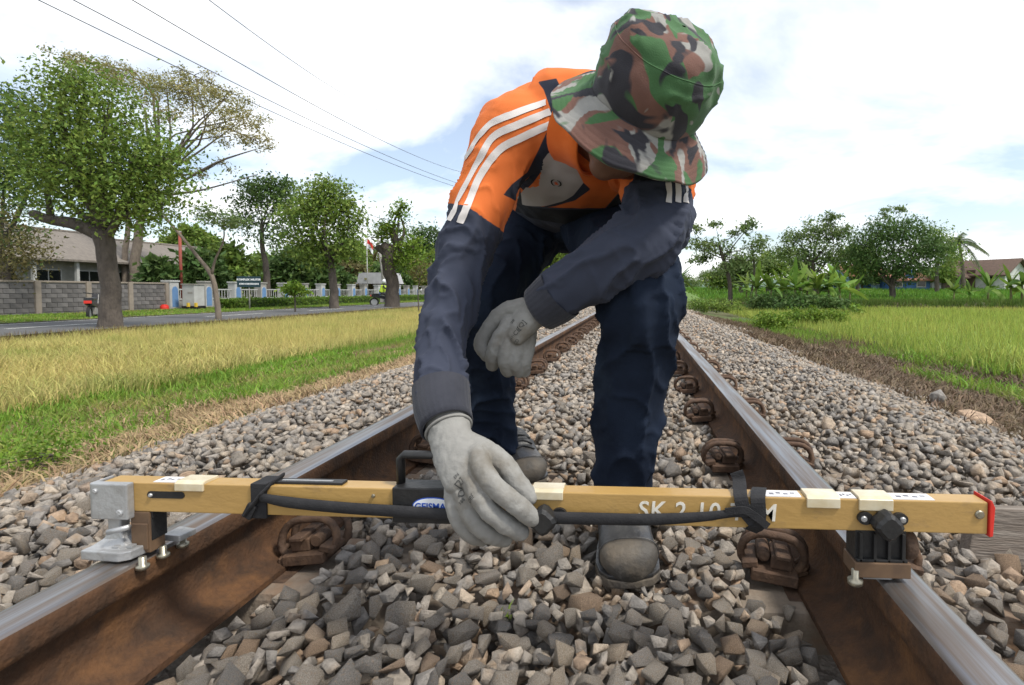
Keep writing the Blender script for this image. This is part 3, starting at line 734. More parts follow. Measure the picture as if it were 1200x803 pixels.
# ---- body: one continuous surface, mostly under the clothes
a_up = cvec(.40, .66, .64); f_ = cvec(-.45, -.45, .75); f_ = f_-a_up*(f_@a_up); f_ /= np.linalg.norm(f_); l_ = np.cross(f_, a_up)
HB = at(757, 122, .90)                                   # centre of the hat band
HX_ = np.array([l_, f_, a_up])                           # head axes as rows
def hp(x, y, z): return HB+np.array([x, y, z])@HX_
neckb = at(694, 145, 1.03)
TORSO = [((662, 238, 1.55), .165, .125), ((663, 222, 1.42), .170, .120), ((668, 188, 1.22), .185, .125), ((684, 158, 1.10), .170, .105), ((694, 146, 1.03), .09, .075)]
def torso_part(grow):
    q = spline([at(*t[0]) for t in TORSO], 22); w_ = np.interp(np.linspace(0, 1, 22), np.linspace(0, 1, 5), [t[1] for t in TORSO]); h_ = np.interp(np.linspace(0, 1, 22), np.linspace(0, 1, 5), [t[2] for t in TORSO])
    side = _rt*math.cos(R(11))-_up*math.sin(R(11))
    return tube(q, [(a*grow, b*grow) for a, b in zip(w_, h_)], 28, True, False, side)
LEG_R = [(628, 250, 1.50), (602, 298, 1.40), (572, 346, 1.28), (566, 395, 1.31), (572, 450, 1.39), (582, 520, 1.49)]
LEG_L = [(696, 250, 1.46), (720, 288, 1.24), (748, 336, 1.02), (748, 398, 1.035), (738, 472, 1.065), (731, 560, 1.10), (731, 592, 1.11)]
LRR, LRL = [.112, .097, .083, .073, .068, .069], [.118, .104, .090, .080, .073, .069, .068]
parts_ = [ball(hp(0, -.012, -.01), (.072, .090, .105), HX_), ball(hp(0, .035, -.075), (.052, .052, .055), HX_), ball(hp(0, .062, -.108), (.026, .024, .022), HX_),
          limb([hp(0, .075, -.012), hp(0, .096, -.045), hp(0, .088, -.058)], [.011, .017, .012], 10, 8), ball(hp(-.014, .083, -.054), (.010, .010, .008), HX_), ball(hp(.014, .083, -.054), (.010, .010, .008), HX_),
          limb([hp(-.022, .074, -.082), hp(0, .084, -.080), hp(.022, .074, -.082)], [.006, .0085, .006], 8, 8), limb([hp(-.020, .072, -.092), hp(0, .082, -.093), hp(.020, .072, -.092)], [.006, .0085, .006], 8, 8),
          ball(hp(-.032, .062, -.052), (.022, .020, .018), HX_), ball(hp(.032, .062, -.052), (.022, .020, .018), HX_), limb([hp(-.045, .070, -.002), hp(0, .082, -.004), hp(.045, .070, -.002)], [.010, .012, .010], 8, 8),
          ball(hp(-.032, .068, -.022), (.015, .012, .011), HX_), ball(hp(.032, .068, -.022), (.015, .012, .011), HX_),
          ball(hp(-.076, -.012, -.035), (.010, .022, .034), HX_), ball(hp(.076, -.012, -.035), (.010, .022, .034), HX_),
          limb([hp(0, -.02, -.05), hp(0, -.035, -.10), neckb], [.056, .056, .062], 16, 10), torso_part(.80),
          limb(rarm, [r*.62 for r in R_RAD[:-1]]+[.024]), limb(list(larm), [r*.62 for r in L_RAD[:-1]]+[.022]),
          limb(A3(LEG_R), [r*.72 for r in LRR]), limb(A3(LEG_L), [r*.72 for r in LRL]),
          limb([at(522, 497, .797), at(530, 512, .778)], [.023, .021], 12, 5)]
me = union(parts_, .0045, 3, .5)
M_skin = pmat('skin', (.105, .052, .032), (.135, .068, .042), scale=30, rough=.55, bump=.1, bscale=200, spec=.4)
person = link('person', me, M_skin, smooth=True)
tag(person, 'worker in camouflage hat and orange and navy jacket bending down to hold the gauge', 'person')
M_eye = pmat('eye', (.55, .52, .48), rough=.2); M_iris = pmat('iris', (.02, .012, .008), rough=.15)
for s in (-1, 1):
    e = MB().add(*ball(hp(s*.032, .0715, -.022), (.0115, .0115, .0095), HX_, 12)).build('eye', M_eye, person, smooth=True)
    MB().add(*ball(hp(s*.031, .0825, -.0255), (.005, .0025, .005), HX_, 10)).build('iris', M_iris, e, smooth=True)
M_hair = pmat('black_hair', (.008, .007, .007), (.016, .014, .013), scale=80, rough=.7, bump=.8, bscale=300, bdist=.003, stretch=(1, 1, 4))
MB().add(*ball(hp(0, -.030, -.012), (.079, .082, .088), HX_, 24)).build('hair', M_hair, person, smooth=True)

# ---- jacket
def cloth(name, bump=.25, bscale=700, **k): return pmat(name, rough=.9, bump=bump, bscale=bscale, bdist=.0015, spec=.15, sheen=.15, **k)
def jacket_mat():
    m = bpy.data.materials.new('jacket_cloth'); m.use_nodes = True; t = m.node_tree; N = t.nodes; L = t.links
    b = N['Principled BSDF']; b.inputs['Roughness'].default_value = .82; b.inputs['Specular IOR Level'].default_value = .18; b.inputs['Sheen Weight'].default_value = .03
    tcn = N.new('ShaderNodeTexCoord'); n1 = N.new('ShaderNodeTexNoise'); n1.inputs['Scale'].default_value = 14; n1.inputs['Detail'].default_value = 5; L.new(tcn.outputs['Object'], n1.inputs['Vector'])
    def two(c, d):
        x = N.new('ShaderNodeMix'); x.data_type = 'RGBA'; x.inputs[6].default_value = (*c, 1); x.inputs[7].default_value = (*d, 1); L.new(n1.outputs['Fac'], x.inputs[0]); return x.outputs[2]
    src = two((.032, .038, .060), (.045, .052, .078))
    for an, c, d in (('orange', (.64, .145, .034), (.70, .180, .046)), ('navy_band', (.022, .027, .045), (.030, .035, .055)), ('grey', (.36, .345, .345), (.42, .40, .40)), ('wedge', (.025, .030, .050), (.035, .040, .06)), ('lower_shade', (.009, .011, .018), (.013, .016, .024))):
        a = N.new('ShaderNodeAttribute'); a.attribute_name = an
        r = N.new('ShaderNodeMapRange'); r.inputs[1].default_value = -.0006; r.inputs[2].default_value = .0006; L.new(a.outputs['Fac'], r.inputs[0])
        x = N.new('ShaderNodeMix'); x.data_type = 'RGBA'; L.new(r.outputs[0], x.inputs[0]); L.new(src, x.inputs[6]); L.new(two(c, d), x.inputs[7]); src = x.outputs[2]
    L.new(src, b.inputs['Base Color'])
    nb = N.new('ShaderNodeTexNoise'); nb.inputs['Scale'].default_value = 650; nb.inputs['Detail'].default_value = 2; L.new(tcn.outputs['Object'], nb.inputs['Vector'])
    bp = N.new('ShaderNodeBump'); bp.inputs['Strength'].default_value = .22; bp.inputs['Distance'].default_value = .0015; L.new(nb.outputs['Fac'], bp.inputs['Height']); L.new(bp.outputs[0], b.inputs['Normal'])
    return m
me = union([torso_part(1.0), limb(rarm, R_RAD, 26, 40), limb(larm, L_RAD, 26, 40), ball(at(612, 150, 1.08), (.075, .075, .07)), ball(at(757, 178, 1.09), (.078, .075, .07)),
            limb([at(640, 130, 1.10), at(690, 128, 1.07), at(740, 150, 1.08)], [.075, .07, .075])], .0044, 9, .55)
V = co(me); Nn = nor(me)
rp, lp = spline(rarm, 60), spline(larm, 60)
sr, dr, tr = along(rp, V); slh, dl, tl_ = along(lp, V)
Lr = np.linalg.norm(np.diff(rp, axis=0), axis=1).sum(); Ll = np.linalg.norm(np.diff(lp, axis=0), axis=1).sum()
s_shR = along(rp, at(604, 160, 1.06)[None])[0][0]; s_shL = along(lp, at(766, 186, 1.07)[None])[0][0]
isR = (sr > s_shR+.01) & (dr < .10) & (dr < dl); isL = (slh > s_shL+.01) & (dl < .10) & (dl < dr)
wr = np.clip((sr-s_shR)/.08, 0, 1)*isR; wl = np.clip((slh-s_shL)/.05, 0, 1)*isL
prR = np.interp(sr/Lr, [0, .2, .35, .5, .62, .75, .9, .96, 1], [0, .5, .7, 1.0, .9, 1.15, 1.1, .4, 0]); prL = np.interp(slh/Ll, [0, .2, .35, .5, .65, .8, .95, 1], [0, .5, 1.0, 1.2, .9, .7, .5, .1])
dsp = wr*prR*(.013*folds(sr, tr, 13, .8, 3, 1.1)+.006*folds(sr, tr, 27, 1.2, 9, 1.6))
dsp += wl*prL*(.014*folds(slh, tl_, 11, .8, 5, 1.2)+.007*folds(slh, tl_, 24, 1.2, 12, .9))
wt = 1-np.clip(wr+wl, 0, 1)
dsp += wt*(.016*(1-np.abs(2*fbm(V*np.array([7, 5, 11]), 21, 3)-1)-.6)+.006*(fbm(V*26, 8, 2)-.5))
V = V+Nn*dsp[:, None]; setco(me, V)
bv = bvh_of(me)
ch0 = np.array(cast(bv, 660, 190)[0]); chn = -_fw*.93-np.array([0, 0, .36]); chn /= np.linalg.norm(chn)
cu = np.cross(np.array([0, 0, 1.0]), chn); cu /= np.linalg.norm(cu); cv_ = np.cross(chn, cu)
def uv(P): P = np.asarray(P, float)-ch0; return np.stack([P@cu, P@cv_], -1)
def on_chest(px, py):
    h = cast(bv, px, py)[0]
    return uv(np.array(h)[None] if h is not None else at(px, py, 1.05)[None])[0]
def sdpoly(pts, Q):
    """signed distance to a polygon, positive inside"""
    pts = np.asarray(pts); d = np.full(len(Q), 1e9); ins = np.zeros(len(Q), bool)
    for i in range(len(pts)):
        a, b = pts[i], pts[(i+1) % len(pts)]; e = b-a; w_ = Q-a; t = np.clip((w_@e)/(e@e+1e-12), 0, 1)
        d = np.minimum(d, np.linalg.norm(w_-t[:, None]*e, axis=1))
        c = (a[1] > Q[:, 1]) != (b[1] > Q[:, 1]); x = a[0]+(Q[:, 1]-a[1])/(b[1]-a[1]+1e-12)*e[0]; ins ^= c & (Q[:, 0] < x)
    return np.where(ins, d, -d)
Q = uv(V); front = (Nn@chn > -.15)
def poly(pxs): return sdpoly([on_chest(*p) for p in pxs], Q)
orange = poly([(430, -40), (960, -40), (960, 205), (775, 212), (752, 214), (748, 224), (735, 236), (709, 244), (645, 243), (612, 238), (598, 232), (560, 300), (430, 300)])
sR0 = along(rp, at(550, 252, 1.0)[None])[0][0]; sL0 = along(lp, at(770, 231, 1.0)[None])[0][0]
orR = (sR0+.014*np.cos(tr-.6)-sr); orange = np.where(isR, orR, orange); orange = np.where(isL, sL0-slh, orange)
orange = np.where(~front & ~isR & ~isL, np.where(V[:, 1] < 1.40, .02, -.02), orange)
band = poly([(630, 96), (637, 105), (645, 127), (643, 150), (631, 176), (618, 202), (600, 216), (590, 228), (604, 236), (625, 214), (650, 180), (662, 168), (664, 125), (658, 104), (652, 92)])
grey = poly([(663, 168), (668, 182), (685, 217), (672, 230), (660, 237), (634, 242), (612, 240), (606, 232), (616, 220), (626, 203), (642, 180)])
wedge = poly([(684, 214), (692, 222), (674, 235), (650, 242), (630, 243), (660, 236), (672, 229)])
far_ = ~front
shade = poly([(560, 300), (598, 234), (612, 240), (645, 245), (709, 246), (736, 238), (750, 226), (760, 260), (720, 330)])  # shade on the torso below the orange hem, painted into the jacket colour
for nm, arr in (('orange', orange), ('navy_band', np.where(far_ | isL, -.02, band)), ('grey', np.where(far_ | isL | isR | (V[:, 1] > 1.25), -.02, grey)), ('wedge', np.where(far_ | isL, -.02, wedge)), ('lower_shade', np.where(isR | isL, -.02, np.where(~front & (V[:, 1] > 1.2), .02, shade)))):
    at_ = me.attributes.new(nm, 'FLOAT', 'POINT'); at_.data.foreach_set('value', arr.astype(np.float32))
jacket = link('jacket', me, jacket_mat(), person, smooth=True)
def drape(pts_uv, faces, name, mat, p0, n0, xdir, parent, lift=.0012, bv=None):
    n0 = np.array(n0); x = np.array(xdir, float); x -= n0*(x@n0); x /= np.linalg.norm(x); y = np.cross(n0, x); W = []
    for u, v in pts_uv:
        p = np.array(p0)+x*u+y*v; h = bv.find_nearest(Vector(p)); W.append(np.array(h[0])+np.array(h[1])*lift)
    return MB().add(W, faces).build(name, mat, parent, fix=False)
def surface_ribbon(pxs, width, name, mat, parent, bv, n=30, lift=.0016, taper=0):
    q = spline(np.array(pxs, float), n); P = []; Ns = []
    for p in q:
        h = cast(bv, *p)
        if h[0] is None or (P and (Vector(P[-1])-h[0]).length > .08): continue
        P.append(np.array(h[0])); Ns.append(np.array(h[1]))
    P = np.array(P); Ns = np.array(Ns); K = np.array([.25, .5, .25])
    for _ in range(2): Ns[1:-1] = (Ns[:-2]*.25+Ns[1:-1]*.5+Ns[2:]*.25)
    V = []; F = []
    for i in range(len(P)):
        t = P[min(i+1, len(P)-1)]-P[max(i-1, 0)]; s = np.cross(t, Ns[i]); s /= np.linalg.norm(s)
        for k in range(5):
            p = P[i]+s*width*(k/4-.5); h = bv.find_nearest(Vector(p)); V.append(np.array(h[0])+np.array(h[1])*lift)
    for i in range(len(P)-1):
        for k in range(4): F.append((5*i+k, 5*i+k+1, 5*i+6+k, 5*i+5+k))
    return MB().add(V, F).build(name, mat, parent, smooth=True, fix=False)
M_strip = cloth('stripe_white', c1=(.68, .64, .62), c2=(.60, .565, .55), scale=20)
for P in ([(640, 120), (604, 133), (572, 148), (549, 180), (530, 213), (525, 226)], [(645, 131), (608, 146), (578, 161), (560, 191), (540, 228), (527, 259)], [(645, 146), (612, 161), (585, 176), (563, 206), (550, 236), (539, 262)]):
    surface_ribbon(P, .0135, 'sleeve_stripe', M_strip, jacket, bv, 40)
for x in (783.5, 794.5, 804): surface_ribbon([(x-1, 207), (x, 217), (x+.5, 227), (x, 238)], .0105, 'sleeve_stripe', M_strip, jacket, bv, 14)
# chest emblem: two dark arcs round an orange letter
M_emb = cloth('emblem_dark', c1=(.02, .02, .022)); M_embo = cloth('emblem_orange', c1=(.62, .11, .03))
h0, hn = cast(bv, 652, 214)
if h0 is not None:
    for a0, a1 in ((100, 250), (285, 435)):
        V2 = []; F2 = []
        for i in range(15):
            a = R(a0+(a1-a0)*i/14); wd = .0016*math.sin(math.pi*(i+.3)/14.6)+.0003
            for r in (.0105-wd, .0105+wd): V2.append((r*math.cos(a)*.95, r*math.sin(a)))
        for i in range(14): F2.append((2*i, 2*i+1, 2*i+3, 2*i+2))
        drape(V2, F2, 'emblem', M_emb, h0, hn, _rt, jacket, .0016, bv)
    tm = text_mesh('tmp', 'a', .017, M_embo, extrude=0, bold=.0006); V2 = [(v.co.x, v.co.y+.0005) for v in tm.data.vertices]; F2 = [tuple(p.vertices) for p in tm.data.polygons]; bpy.data.objects.remove(tm)
    drape(V2, F2, 'emblem', M_embo, h0, hn, _rt, jacket, .0019, bv)
# stand collar round the neck
M_coll = cloth('collar_orange', c1=(.74, .145, .022), c2=(.80, .185, .035), scale=14); M_coli = cloth('collar_lining', c1=(.03, .034, .05))
nk = hp(0, -.035, -.10); ax_ = (nk-neckb)/np.linalg.norm(nk-neckb); V = []; F = []; n = 40
e1 = np.cross(ax_, _up); e1 /= np.linalg.norm(e1); e2 = np.cross(ax_, e1)
rows = [(-.012, .100), (.008, .092), (.028, .087), (.048, .087), (.050, .084), (.046, .081), (.02, .083), (-.01, .09)]
for h_, r_ in rows:
    for i in range(n):
        t_ = 2*math.pi*i/n; V.append(neckb+ax_*(h_*(1+.15*math.sin(t_*2)))+(e1*math.cos(t_)+e2*math.sin(t_))*r_)
for j in range(len(rows)-1):
    for i in range(n): F.append((j*n+i, j*n+(i+1) % n, (j+1)*n+(i+1) % n, (j+1)*n+i))
MB().add(V, F).build('collar', M_coll, jacket, smooth=True)
# knitted cuffs
M_cuff = cloth('cuff_knit', c1=(.030, .032, .042), c2=(.042, .044, .056), scale=20, stretch=(1, 1, 1), bump=.5)
def cuff(P, rad):
    q = spline(P, 8); r = np.interp(np.linspace(0, 1, 8), np.linspace(0, 1, len(rad)), rad); V, F = tube(q, list(r), 120, False); c8 = np.repeat(q, 120, axis=0); V = list(c8+(np.array(V)-c8)*(1+.007*np.cos(np.arange(960)*2*math.pi/4))[:, None])
    V2, F2 = tube(q, [x-.004 for x in r], 120, False); n = len(V)
    F = F+[tuple(i+n for i in f[::-1]) for f in F2]+[((7*120+k), (7*120+(k+1) % 120), n+7*120+(k+1) % 120, n+7*120+k) for k in range(120)]
    MB().add(V+V2, F).build('cuff', M_cuff, jacket, smooth=True)
cuff([at(517, 455, .842), at(519, 480, .815), at(524, 500, .793)], [.0455, .0435, .0400])
cuff([at(657, 344, .96), at(646, 353, .965), at(633, 362, .972)], [.0500, .0485, .0440])

# ---- trousers
M_den = pmat('dark_denim', (.0085, .0130, .0250), (.0130, .0200, .0370), scale=9, rough=.9, bump=.35, bscale=500, bdist=.002, c3=(.030, .044, .068), scale3=3, lo3=.55, hi3=.75, spec=.12)
legR, legL = A3(LEG_R), A3(LEG_L)
me = union([limb(legR, LRR, 26, 36), limb(legL, LRL, 26, 40), ball(at(662, 246, 1.53), (.175, .13, .125)), ball(at(640, 250, 1.50), (.11, .11, .11)), ball(at(690, 250, 1.48), (.11, .11, .11))], .0058, 6, .5)
V = co(me); Nn = nor(me); pr, pl = spline(legR, 50), spline(legL, 50)
s1, d1, t1 = along(pr, V); s2, d2, t2 = along(pl, V); isr = d1 < d2
fr_ = np.where(isr, folds(s1, t1, 9, .9, 41, 1.0), folds(s2, t2, 8, .9, 43, .7)); fr2 = np.where(isr, folds(s1, t1, 22, 1.2, 47, 1.4), folds(s2, t2, 20, 1.2, 49, 1.2))
V = V+Nn*(.014*fr_+.006*fr2)[:, None]; setco(me, V)
trousers = link('trousers', me, M_den, person, smooth=True)

# ---- camouflage hat
def camo():
    m = bpy.data.materials.new('camouflage'); m.use_nodes = True; t = m.node_tree; N = t.nodes; L = t.links
    b = N['Principled BSDF']; b.inputs['Roughness'].default_value = .9; b.inputs['Specular IOR Level'].default_value = .15; b.inputs['Sheen Weight'].default_value = .1
    tcn = N.new('ShaderNodeTexCoord'); src = None
    def patch(loc, scale, lo, colr, prev, dist=1.2):
        mp = N.new('ShaderNodeMapping'); mp.inputs['Location'].default_value = loc; mp.inputs['Scale'].default_value = (1.0, 1.35, 1.2); L.new(tcn.outputs['Object'], mp.inputs[0])
        n = N.new('ShaderNodeTexNoise'); n.inputs['Scale'].default_value = scale; n.inputs['Detail'].default_value = 1.6; n.inputs['Roughness'].default_value = .45; n.inputs['Distortion'].default_value = dist; L.new(mp.outputs[0], n.inputs['Vector'])
        r = N.new('ShaderNodeMapRange'); r.inputs[1].default_value = lo; r.inputs[2].default_value = lo+.024; L.new(n.outputs['Fac'], r.inputs[0])
        x = N.new('ShaderNodeMix'); x.data_type = 'RGBA'; L.new(r.outputs[0], x.inputs[0]); x.inputs[7].default_value = (*colr, 1)
        if isinstance(prev, tuple): x.inputs[6].default_value = (*prev, 1)
        else: L.new(prev, x.inputs[6])
        return x.outputs[2]
    s = patch((0, 0, 0), 9.0, .485, (.150, .080, .064), (.25, .245, .23))
    s = patch((3.1, 1.7, 5.2), 9.5, .53, (.055, .125, .052), s)
    s = patch((7.4, 2.2, 1.3), 11, .55, (.034, .033, .040), s, 1.0)
    s = patch((1.4, 8.2, 6.3), 11, .635, (.27, .265, .25), s)
    n1 = N.new('ShaderNodeTexNoise'); n1.inputs['Scale'].default_value = 40; n1.inputs['Detail'].default_value = 5; L.new(tcn.outputs['Object'], n1.inputs['Vector'])
    mr = N.new('ShaderNodeMapRange'); mr.inputs[3].default_value = .78; mr.inputs[4].default_value = 1.25; L.new(n1.outputs['Fac'], mr.inputs[0])
    hs = N.new('ShaderNodeHueSaturation'); L.new(s, hs.inputs['Color']); L.new(mr.outputs[0], hs.inputs['Value']); L.new(hs.outputs[0], b.inputs['Base Color'])
    nb = N.new('ShaderNodeTexNoise'); nb.inputs['Scale'].default_value = 500; L.new(tcn.outputs['Object'], nb.inputs['Vector'])
    bp = N.new('ShaderNodeBump'); bp.inputs['Strength'].default_value = .25; bp.inputs['Distance'].default_value = .002; L.new(nb.outputs['Fac'], bp.inputs['Height']); L.new(bp.outputs[0], b.inputs['Normal'])
    return m
M_camo = camo()
def ring(prof_, n=72, wav=0.0, seed=0, stitch=0):
    V = []; m = len(prof_)
    for j, (r, h, wgt) in enumerate(prof_):
        for i in range(n):
            th = 2*math.pi*i/n
            nz_ = fbm(np.array([[math.cos(th)*1.6+seed, math.sin(th)*1.6, h*14]]), 60+seed, 2)[0]-.5
            rr = r*(1+.16*nz_*(1-wgt)*.55); hh = h+wav*wgt*nz_*.07+.004*nz_*(1-wgt)
            V.append((rr*math.cos(th)*.93, rr*math.sin(th)*1.06, hh))
    F = [(j*n+i, j*n+(i+1) % n, (j+1)*n+(i+1) % n, (j+1)*n+i) for j in range(m-1) for i in range(n)]
    return V, F
def to_head(V, lift=0.0): return [HB+(np.array(v)+np.array([0, 0, lift]))@HX_ for v in V]
crown_p = [(.101, -.004, .1), (.1035, .008, 0), (.106, .020, 0), (.108, .035, 0), (.1085, .05, 0), (.1075, .065, 0), (.105, .080, 0), (.1025, .088, 0), (.1005, .0905, 0), (.0995, .091, 0), (.098, .0935, 0), (.094, .103, 0), (.086, .113, 0), (.072, .122, 0), (.052, .128, 0), (.028, .131, 0), (.004, .132, 0)]
_cp = spline(np.array(crown_p), 52); crown_p = [tuple(p) for p in _cp]; V, F = ring(crown_p, 140, 0, 1)
# dents and slack of worn cloth
Va = np.array(V); Vn = Va/np.linalg.norm(Va, axis=1)[:, None]; k_ = np.clip(Va[:, 2]/.05, 0, 1); Va = Va+Vn*(k_*(.022*(fbm(Va*np.array([14, 14, 20]), 77, 2)-.5)+.007*(np.exp(-np.abs(2*fbm(Va*np.array([16, 16, 24]), 78, 2)-1)/.14)-.4)+.0025*(fbm(Va*70, 79, 2)-.5)))[:, None]
hat = MB().add(Va, F).build('hat', M_camo, person, smooth=True, fix=False)
Mh = Matrix([[*HX_[:, 0], HB[0]], [*HX_[:, 1], HB[1]], [*HX_[:, 2], HB[2]], [0, 0, 0, 1]])
hat.matrix_local = Mh
brim_p = []
for i in range(25):
    u = i/24; r = .1005+.058*u; h = -.004-.046*u**1.1+(.0011 if i % 3 == 0 else 0); brim_p.append((r, h, .25+.75*u))
for i in range(24, -1, -4):
    u = i/24; brim_p.append((.1000+.0575*u, -.0070-.046*u**1.1, .25+.75*u))
V, F = ring(brim_p, 96, 1.0, 2)
MB().add(V, F).build('brim', M_camo, hat, smooth=True, fix=False)
_j = int(np.argmin([abs(p[1]-.0905) for p in crown_p])); MB().tube([Va[_j*140+k]*np.array([1.004, 1.004, 1]) for k in range(0, 140, 2)], .0011, 6, closed=True).build('seam', M_camo, hat, smooth=True)
M_eyelet = pmat('eyelet_dark', (.03, .028, .028), (.05, .045, .04), scale=60, rough=.5)
bvh_h = bvh_of(hat.data)
for px, py in ((714, 47), (733, 78)):
    inv = hat.matrix_local.inverted(); oL = inv @ Vector(CAM); dW = Vector(_fw+_rt*(px-PCX)/FPX+_up*(PCY-py)/FPX); dL = inv.to_3x3() @ dW
    h = bvh_h.ray_cast(oL, dL.normalized())
    if h[0]: MB().lathe([(.0095, -.001), (.0095, .002), (.0075, .0032), (.0045, .0028), (.004, .001)], h[0], h[1], 18).build('eyelet', M_eyelet, hat, smooth=True)

# ---- gloves
M_glove = pmat('grey_glove', (.262, .258, .243), (.205, .200, .186), scale=18, c3=(.15, .132, .105), scale3=9, lo3=.52, hi3=.72, rough=.75, bump=.35, bscale=330, bdist=.0018, spec=.25)
M_gink = pmat('glove_ink', (.05, .05, .048), rough=.8)
def glove(parts_, fp, seed, voxel=.0018):
    me = union(parts_, voxel, 4, .5); V = co(me); Nn = nor(me)
    V = V+Nn*(.0022*(1-np.abs(2*fbm(V*55, seed, 2)-1)-.6)+.0016*(fbm(V*120, seed+4, 2)-.5))[:, None]; setco(me, V)
    return me
rw = at(526, 501, .792)
def fing(pts, rad): return limb([at(*p) for p in pts], rad, 14, 18, round_=True)
gl = [limb([at(524, 494, .800), at(529, 515, .776), at(537, 535, .752), at(548, 556, .728)], [(.0335, .0300), (.0325, .026), (.036, .022), (.036, .0165)], 22, 20, ref=(1, 0, .3), round_=True),
      fing([(558, 532, .745), (566, 550, .716), (582, 572, .700), (606, 592, .700), (623, 607, .716)], [.0150, .0150, .0140, .0135, .0125]),
      fing([(550, 548, .738), (556, 571, .712), (570, 595, .700), (592, 614, .706), (610, 624, .724)], [.0150, .0148, .0138, .0132, .0120]),
      fing([(540, 555, .742), (544, 583, .718), (555, 609, .710), (574, 626, .718), (592, 632, .736)], [.0148, .0145, .0132, .0125, .0112]),
      fing([(532, 555, .746), (532, 586, .726), (539, 611, .720), (553, 627, .726), (566, 632, .740)], [.0140, .0132, .0122, .0112, .0100]),
      fing([(545, 520, .768), (566, 530, .760), (588, 544, .752), (605, 565, .744), (620, 582, .740)], [.019, .0195, .0175, .0150, .0125])]
me = glove(gl, None, 90)
g1 = link('glove', me, M_glove, person, smooth=True)
gl = [limb([at(640, 357, .968), at(627, 366, .972), at(611, 380, .968), at(600, 392, .962)], [(.036, .031), (.034, .027), (.040, .021), (.038, .0160)], 22, 20, ref=(.75, 0, .65), round_=True),
      fing([(598, 380, .970), (585, 398, .958), (578, 415, .955), (577, 428, .968)], [.0165, .0150, .0135, .0115]),
      fing([(604, 385, .968), (596, 406, .952), (592, 422, .948), (595, 435, .962)], [.0170, .0155, .0140, .0120]),
      fing([(612, 390, .970), (607, 410, .955), (604, 426, .952), (608, 436, .968)], [.0165, .0150, .0135, .0115]),
      fing([(620, 390, .975), (618, 410, .962), (615, 424, .960), (615, 436, .975)], [.0150, .0135, .0120, .0105]),
      fing([(614, 360, .980), (592, 366, .985), (574, 384, .985), (564, 403, .978), (570, 416, .972)], [.018, .0180, .0150, .0140, .0120])]
me2 = glove(gl, None, 95)
g2 = link('glove', me2, M_glove, person, smooth=True)
def glove_print(gobj, me, rows, ang, size):
    bvg = bvh_of(me)
    for s, px, py, k in rows:
        h = cast(bvg, px, py)
        if h[0] is None: continue
        tm = text_mesh('tmp', s, size*k, M_gink, extrude=0); V2 = [(v.co.x, v.co.y) for v in tm.data.vertices]; F2 = [tuple(p.vertices) for p in tm.data.polygons]; bpy.data.objects.remove(tm)
        xd = _rt*math.cos(ang)+_up*math.sin(ang)
        drape(V2, F2, 'print', M_gink, h[0], h[1], xd, gobj, .0007, bvg)
glove_print(g1, me, [('CORE', 551, 586, .8), ('CE', 543, 577, 1.25), ('388', 541, 588, .6), ('[2]', 539, 566, 1.2), ('EN', 535, 558, .6)], R(52), .011)
glove_print(g2, me2, [('CE', 606, 389, 1.2), ('[Q]', 611, 381, 1.2), ('28', 601, 377, .8), ('2131', 600, 396, .6), ('CO', 605, 401, .8)], R(52), .011)

# rolled rims of the glove cuffs
def glove_rim(gobj, c, ax, r, ref):
    ax = ax/np.linalg.norm(ax); a = np.array(ref, float); a -= ax*(a@ax); a /= np.linalg.norm(a); b = np.cross(ax, a)
    MB().tube([c+a*math.cos(t)*r[0]+b*math.sin(t)*r[1] for t in np.linspace(0, 2*math.pi, 40, endpoint=False)], .0024, 7, closed=True).build('rim', M_glove, gobj, smooth=True)
glove_rim(g1, at(526, 503, .790), at(529, 515, .776)-at(524, 494, .800), (.0345, .0305), (1, 0, .3))

